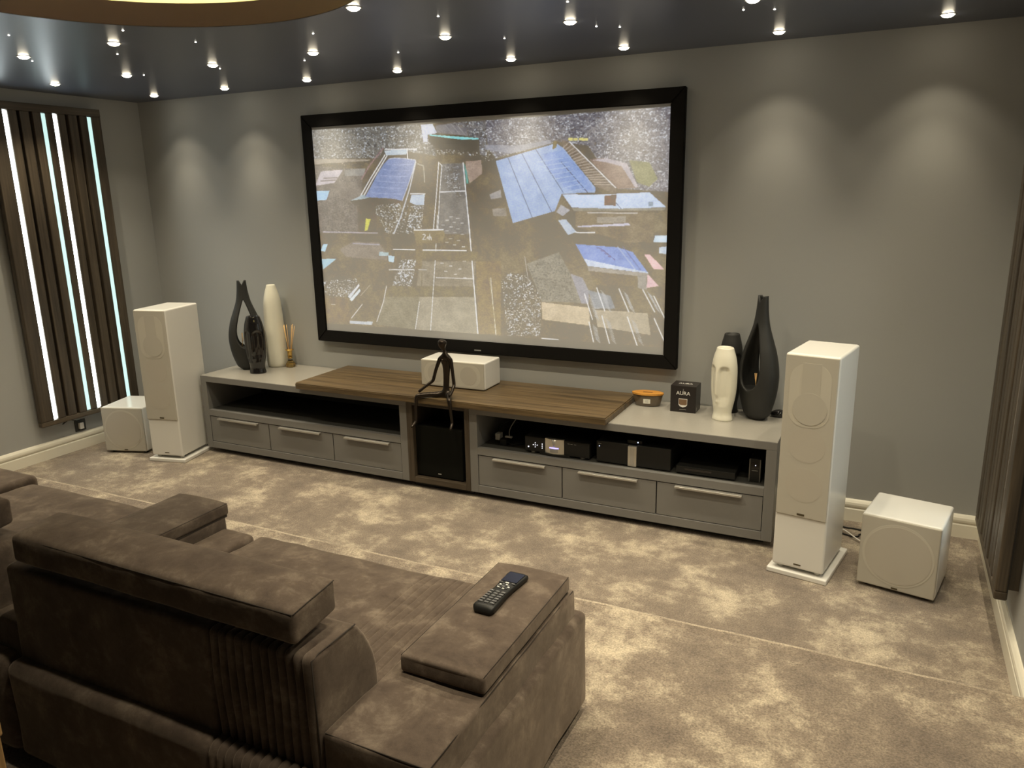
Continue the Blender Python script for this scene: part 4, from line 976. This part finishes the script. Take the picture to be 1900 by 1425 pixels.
def hr_warp(p):
    q = p.copy(); q.z += (p.y+3.34)*.10
    return q
SB('headrest', (-.438, .664, -3.416, -3.250, .864, .952), r=.015, step=.03, disp=hr_disp(-.438, .664), warp=hr_warp)
SB('headrest', (-1.78, -.690, -3.416, -3.250, .864, .952), r=.015, step=.03, disp=hr_disp(-1.78, -.69), warp=hr_warp)
for hx in (-.33, .48, -1.65, -.80):
    lathe('headrest_post', [(.006, .66), (.006, .74)], M_SILVER, sofa, 12, (hx, -3.335))
# rear base
SB('rear_base', (-.526, .706, -3.462, -3.20, .168, .512), r=.036, step=.035, gx=dense(GP[:-1]), disp=lambda p, n: ngr(p, 5, .006)+(groove(p.x, GP[:-1], .0055, .010) if n.y < .2 else 0))
SB('rear_base', (-1.86, -.530, -3.462, -3.20, .168, .512), r=.036, step=.035)
# piping seams
def seam(pts, r=.0022, m=M_STITCH): tube('piping', [(x, y, z-ZP) for x, y, z in pts], r, m, sofa, 6)
seam([(-.30, -3.4125, .9405), (0, -3.4130, .9405), (.658, -3.4130, .9405)], .0018)
seam([(.6612, -3.412, .9405), (.6612, -3.34, .949), (.6612, -3.256, .957)], .0018)
seam([(.703, -3.405, .46), (.703, -3.407, .822), (.703, -3.38, .829), (.703, -3.235, .829)], .002)

# ------------------------------------------------------------------ remote control
e = empty('remote_control', (.868, -2.712, .684), R(-1.5)); tag(e, 'black remote control with a small blue screen lying on the right arm lid', 'remote')
def remote_body():
    n = 28; rows = []; bm = bmesh.new()
    for i in range(n+1):
        t = i/n; y = -.128+.256*t
        wd = .034+.0035*math.cos((t-.0)*2*PI)*1.0-.001
        e0 = min(1, math.sqrt(max(0, 1-(1-min(1, t/.06))**2))*1.0+.001); e1 = min(1, math.sqrt(max(0, 1-(1-min(1, (1-t)/.06))**2))+.001)
        s = min(e0, e1); wd = wd*(.72+.28*s); ht = (.026-.006*t)*(.45+.55*s)
        row = []
        for k in range(20):
            a = 2*PI*k/20; ca, sa = math.cos(a), math.sin(a)
            x = wd*math.copysign(abs(ca)**.5, ca); z = ht/2+ht/2*math.copysign(abs(sa)**.45, sa)
            row.append(bm.verts.new((x, y, z)))
        rows.append(row)
    for a_, b_ in zip(rows, rows[1:]):
        for k in range(20): bm.faces.new((a_[k], a_[(k+1) % 20], b_[(k+1) % 20], b_[k]))
    bm.faces.new(rows[0][::-1]); bm.faces.new(rows[-1]); bmesh.ops.recalc_face_normals(bm, faces=bm.faces)
    return bm_obj('casing', bm, M_BLACKP, e, True)
remote_body()
TL = Matrix.Translation((0, 0, .0232)) @ Matrix.Rotation(math.atan(-.0234), 4, 'X')
box('screen', (-.028, .028, .048, .112, -.0006, .0010), M_LCD, e, .0005, 1, mtx=TL)
kb = None
def key(x, y, sx, sy, m):
    bm = bmesh.new(); add_box(bm, x-sx, x+sx, y-sy, y+sy, -.001, .0022, .0006, 1); bm.transform(TL); bm_obj('button', bm, m, e)
for r_ in range(6):
    for c_ in range(3):
        key(-.020+.020*c_, -.098+.0145*r_, .0072, .0042, M_KEY)
        key(-.020+.020*c_, -.0965+.0145*r_, .003, .0012, M_KEYL) if (r_+c_) % 2 == 0 or r_ > 3 else None
for k in range(10):
    a = 2*PI*k/10; key(.018*math.cos(a), .012+.014*math.sin(a), .0034, .0028, M_KEY if k % 2 else M_KEYL)
key(0, .012, .006, .005, M_KEY)
for x in (-.022, 0, .022): key(x, .038, .006, .003, M_KEYL if x == 0 else M_KEY)

# ------------------------------------------------------------------ oak post at the near left
e = empty('oak_post', (.045, -3.86, ZP)); tag(e, 'light oak post standing on the carpet behind the sofa', 'post')
box('post_shaft', (-.055, .052, -.055, .055, 0, .56), M_OAK, e, .004)
box('post_cap', (-.066, .056, -.062, .060, .56, .60), M_OAK, e, .006)
